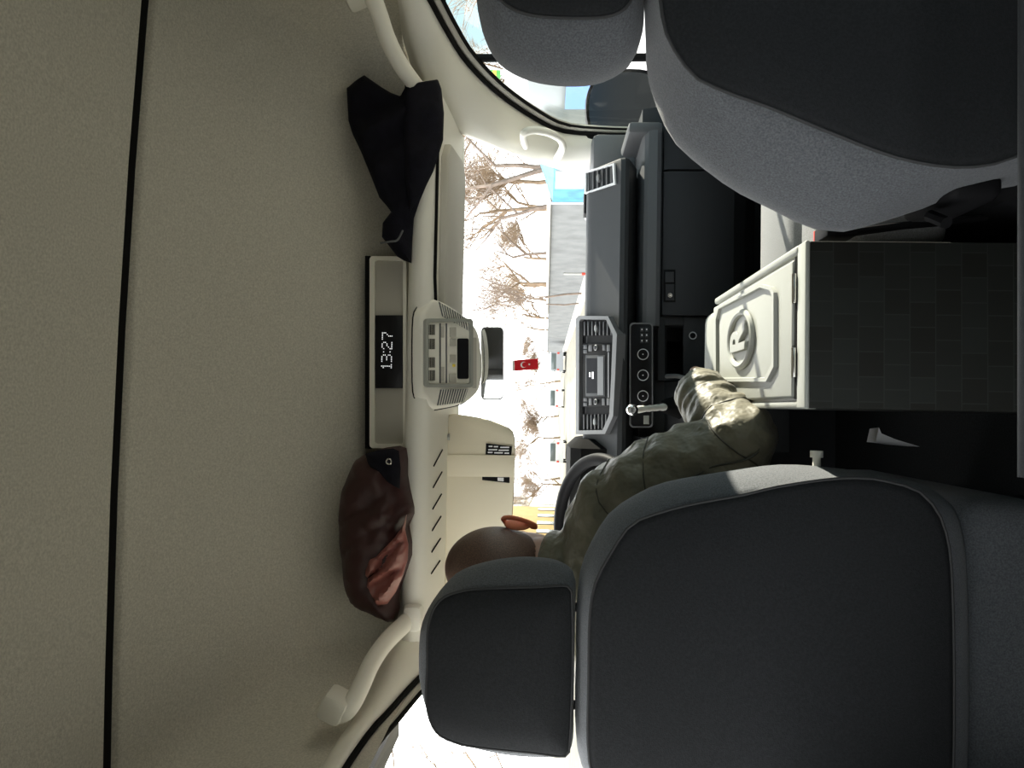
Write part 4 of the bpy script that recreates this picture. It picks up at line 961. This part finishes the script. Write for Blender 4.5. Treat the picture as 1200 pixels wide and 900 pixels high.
sp = thing('sign_post', 'short white post with red base before the grey wall', 'post', (5.6, 30, 0))
MB().tube([(5.6, 30, 0), (5.6, 30, 1.15)], .05, 10).build('post', 'white2', sp); MB().tube([(5.6, 30, 0), (5.6, 30, .4)], .06, 10).build('post_base', 'red', sp)

def tree(x, y, h, seed, label, mtr='bark', spread=.55, levels=4, r0=.11, lean=(0, 0), z0=0.0, kids=(3, 4)):
    rnd = random.Random(seed); m_ = MB(); tw = MB()
    rmin = .0034*max(1, math.hypot(x, y)/28)
    def grow(p, d, ln, r, lv):
        r = max(r, rmin)
        pts = [p]; n = 3; q = p; dd = d
        for i in range(n):
            dd = (dd+Vector((rnd.uniform(-1, 1), rnd.uniform(-1, 1), rnd.uniform(-.5, .9)))*.16).normalized(); q = q+dd*(ln/n); pts.append(q)
        (m_ if lv < 3 else tw).tube(pts, [r, r*.85, r*.72, r*.6], 6 if lv < 2 else 4, cap=False)
        if lv >= levels: return
        for k in range(rnd.randint(*kids)):
            t = rnd.choice((1, 2, 3, 3)); a = rnd.uniform(0, 6.283); sd_ = Vector((math.cos(a), math.sin(a), rnd.uniform(-.1, .5)))
            nd = (dd*(1-spread)+sd_*spread).normalized(); grow(pts[t], nd, ln*rnd.uniform(.6, .88), r*.52, lv+1)
    grow(Vector((x, y, z0)), Vector((lean[0], lean[1], 1)).normalized(), h*.38, r0, 0)
    root = thing('bare_tree', label, 'tree', (x, y, z0), 'bare trees')
    m_.build('trunk', mtr, root, smooth=True); tw.build('twigs', mtr, root)
K = 'bare winter tree on the bank behind the grey wall'
for i, (x, y, h, sd_, mm, ln) in enumerate(((7.4, 22, 5.4, 1, 'bark', (-.15, -.1)), (8.4, 25, 5.6, 31, 'bark', (.1, 0)), (8.2, 29, 6.0, 2, 'bark', (-.3, 0)), (9.2, 33, 5.6, 32, 'twig', (0, 0)),
        (8.2, 38, 5.5, 3, 'bark', (0, 0)), (7.6, 44, 5.0, 33, 'twig', (0, 0)), (8.5, 50, 5.0, 10, 'twig', (0, 0)), (7.5, 60, 6.0, 9, 'twig', (0, 0)), (7.8, 72, 6.0, 34, 'twig', (0, 0)))):
    tree(x, y, h, sd_, ['large bare tree behind the blue tent and wall end', 'bare tree second along the bank, right of the leaning one', 'leaning bare tree behind the near half of the grey wall', 'brown bare tree on the bank behind the leaning one',
        'bare tree on the bank near the far coping stones', 'brown tree behind the gap between the coping stones', 'brown tree before the far part of the grey wall', 'brown tree at the far end of the grey wall', 'farthest brown tree beyond the grey wall'][i], mm, levels=6, r0=.13 if mm == 'twig' else .10, lean=ln, z0=1.6, kids=(2, 4) if mm == 'twig' else (2, 3))
tree(5.75, 36, 7.0, 4, 'thin bare sapling on the roadside in front of the grey wall', spread=.3, levels=5, r0=.06)
tree(5.7, 39, 7.0, 14, 'second thin sapling just beyond the first roadside one', spread=.3, levels=5, r0=.05)
for i, (x, y, lb) in enumerate(((13, 30, 'tall brown tree farther back behind the blue tent'), (12, 38, 'brown tree in the second row behind the leaning tree'), (13, 47, 'brown tree in the second row behind the middle of the wall'), (12, 58, 'brown tree in the second row behind the far coping'), (11, 74, 'brown tree in the second row at the far end of the wall'),
        (-1, 100, 'brown tree closing the end of the road behind the white car'), (8, 104, 'brown tree closing the right end of the road'), (-8, 84, 'brown tree behind the white house'))):
    tree(x, y, 6.0, 50+i, lb, 'twig', levels=6, r0=.14, z0=1.6 if x > 9 else 0, kids=(3, 5), spread=.6)
tree(-8.2, 33, 6.0, 5, 'bare tree before the ochre house', 'twig', levels=6, r0=.12)
tree(-5.9, 56, 5.0, 6, 'brown bare tree on the left farther up the road', 'twig', levels=6, r0=.1)
tree(-3.5, 88, 7.0, 8, 'brown bare tree at the far end of the road, left of centre', 'twig', levels=6, r0=.14)
tree(3.5, 92, 6.5, 18, 'brown bare tree at the far end of the road, right of centre', 'twig', levels=6, r0=.14)
tree(11, 24, 3.6, 12, 'low brown shrubby tree behind the blue tent', 'twig', levels=6, r0=.12, z0=1.6, kids=(3, 5))
tree(-6.2, 9.5, 7.5, 7, 'bare tree seen through the driver side window', levels=5, r0=.12)
tree(-9, 15, 7, 21, 'bare tree farther back through the driver side window', 'twig', levels=5, r0=.12)
tree(9.5, 16.5, 4.5, 22, 'brown bare tree above the parked white van', 'twig', levels=5, r0=.12, kids=(4, 5))

def vehicle(name, label, x, y, L, wd, hh, paint, glassm, hood=0.9, facing=1):
    root = thing(name, label, 'car' if hh < 1.7 else 'van', (x, y, 0))
    prf = [(0, .28), (0, hh*.62), (.12, hh*.95), (.35, hh), (L-hood-.75, hh), (L-hood-.05, hh*.60), (L-.1, hh*.5), (L, hh*.40), (L, .28)]
    m_ = MB(); pts = lambda k, x_: [Vector((x_, y+yy, .3+(z-.3)*k)) for yy, z in prf]
    m_.loft([[Vector((x-wd/2+.06*max(0, z-.6), y+yy, z)) for yy, z in prf], [Vector((x+wd/2-.06*max(0, z-.6), y+yy, z)) for yy, z in prf]]); bo = m_.build('car_body', paint, root, angle=20)
    for s in (-1, 1):
        xs_ = x+s*(wd/2-.06*max(0, hh*.75-.6)+.004)
        for a, c_ in ((.3, L*.33), (L*.36, L-hood-.5)):
            MB().box2((xs_-.02, y+a, hh*.60), (xs_+.02, y+c_, hh*.9), .01).build('side_window', glassm, root)
        for yy in (L*.2, L*.8):
            MB().tube([(x+s*(wd/2-.12), y+yy, .31), (x+s*(wd/2+.01), y+yy, .31)], .31, 20).build('wheel', 'matt', root)
            MB().tube([(x+s*(wd/2), y+yy, .31), (x+s*(wd/2+.02), y+yy, .31)], .18, 16).build('hub_cap', 'ring', root)
    MB().box2((x-wd/2+.15, y-.02, hh*.62), (x+wd/2-.15, y+.06, hh*.9), .01).build('rear_window', glassm, root)
    for s in (-1, 1): MB().box2((x+s*(wd/2-.12)-.08, y-.03, hh*.42), (x+s*(wd/2-.12)+.08, y+.03, hh*.55), .01).build('tail_lamp', 'red', root)
    return root
vn = vehicle('van', 'white van parked beside the passenger window', 4.0, 4.9, 4.9, 1.9, 2.25, 'vanpaint', 'vanglass')
MB().box2((3.005, 6.3, 1.36), (3.05, 7.2, 1.66)).build('blue_window', 'bluewin', vn, label='window panel with a blue reflection in its colour')
vehicle('car', 'white car far ahead in the middle of the road', 1.0, 70, 4.2, 1.75, 1.5, 'vanpaint', 'vanglass')
vehicle('car', 'silver grey car at the right kerb in front of the far wall', 4.3, 66, 4.2, 1.75, 1.5, 'vanpaint2', 'vanglass')
vehicle('car', 'white car parked by the left roadside near the houses', -3.6, 60, 4.2, 1.75, 1.5, 'vanpaint', 'vanglass')
sg = thing('shop_sign', 'small green and yellow sign high beyond the passenger window', 'sign', (6.2, 12.6, 0))
sc_ = at(579, 88, 12.6)
MB().box(sc_, (.16, .05, .22)).build('sign_board', 'green', sg); MB().box(sc_+Vector((0, -.03, -.01)), (.13, .012, .07)).build('sign_band', 'yellow', sg)
MB().tube([Vector((sc_.x, sc_.y+.06, 0)), Vector((sc_.x, sc_.y+.06, sc_.z+.1))], .03, 8).build('sign_pole', 'ring', sg)
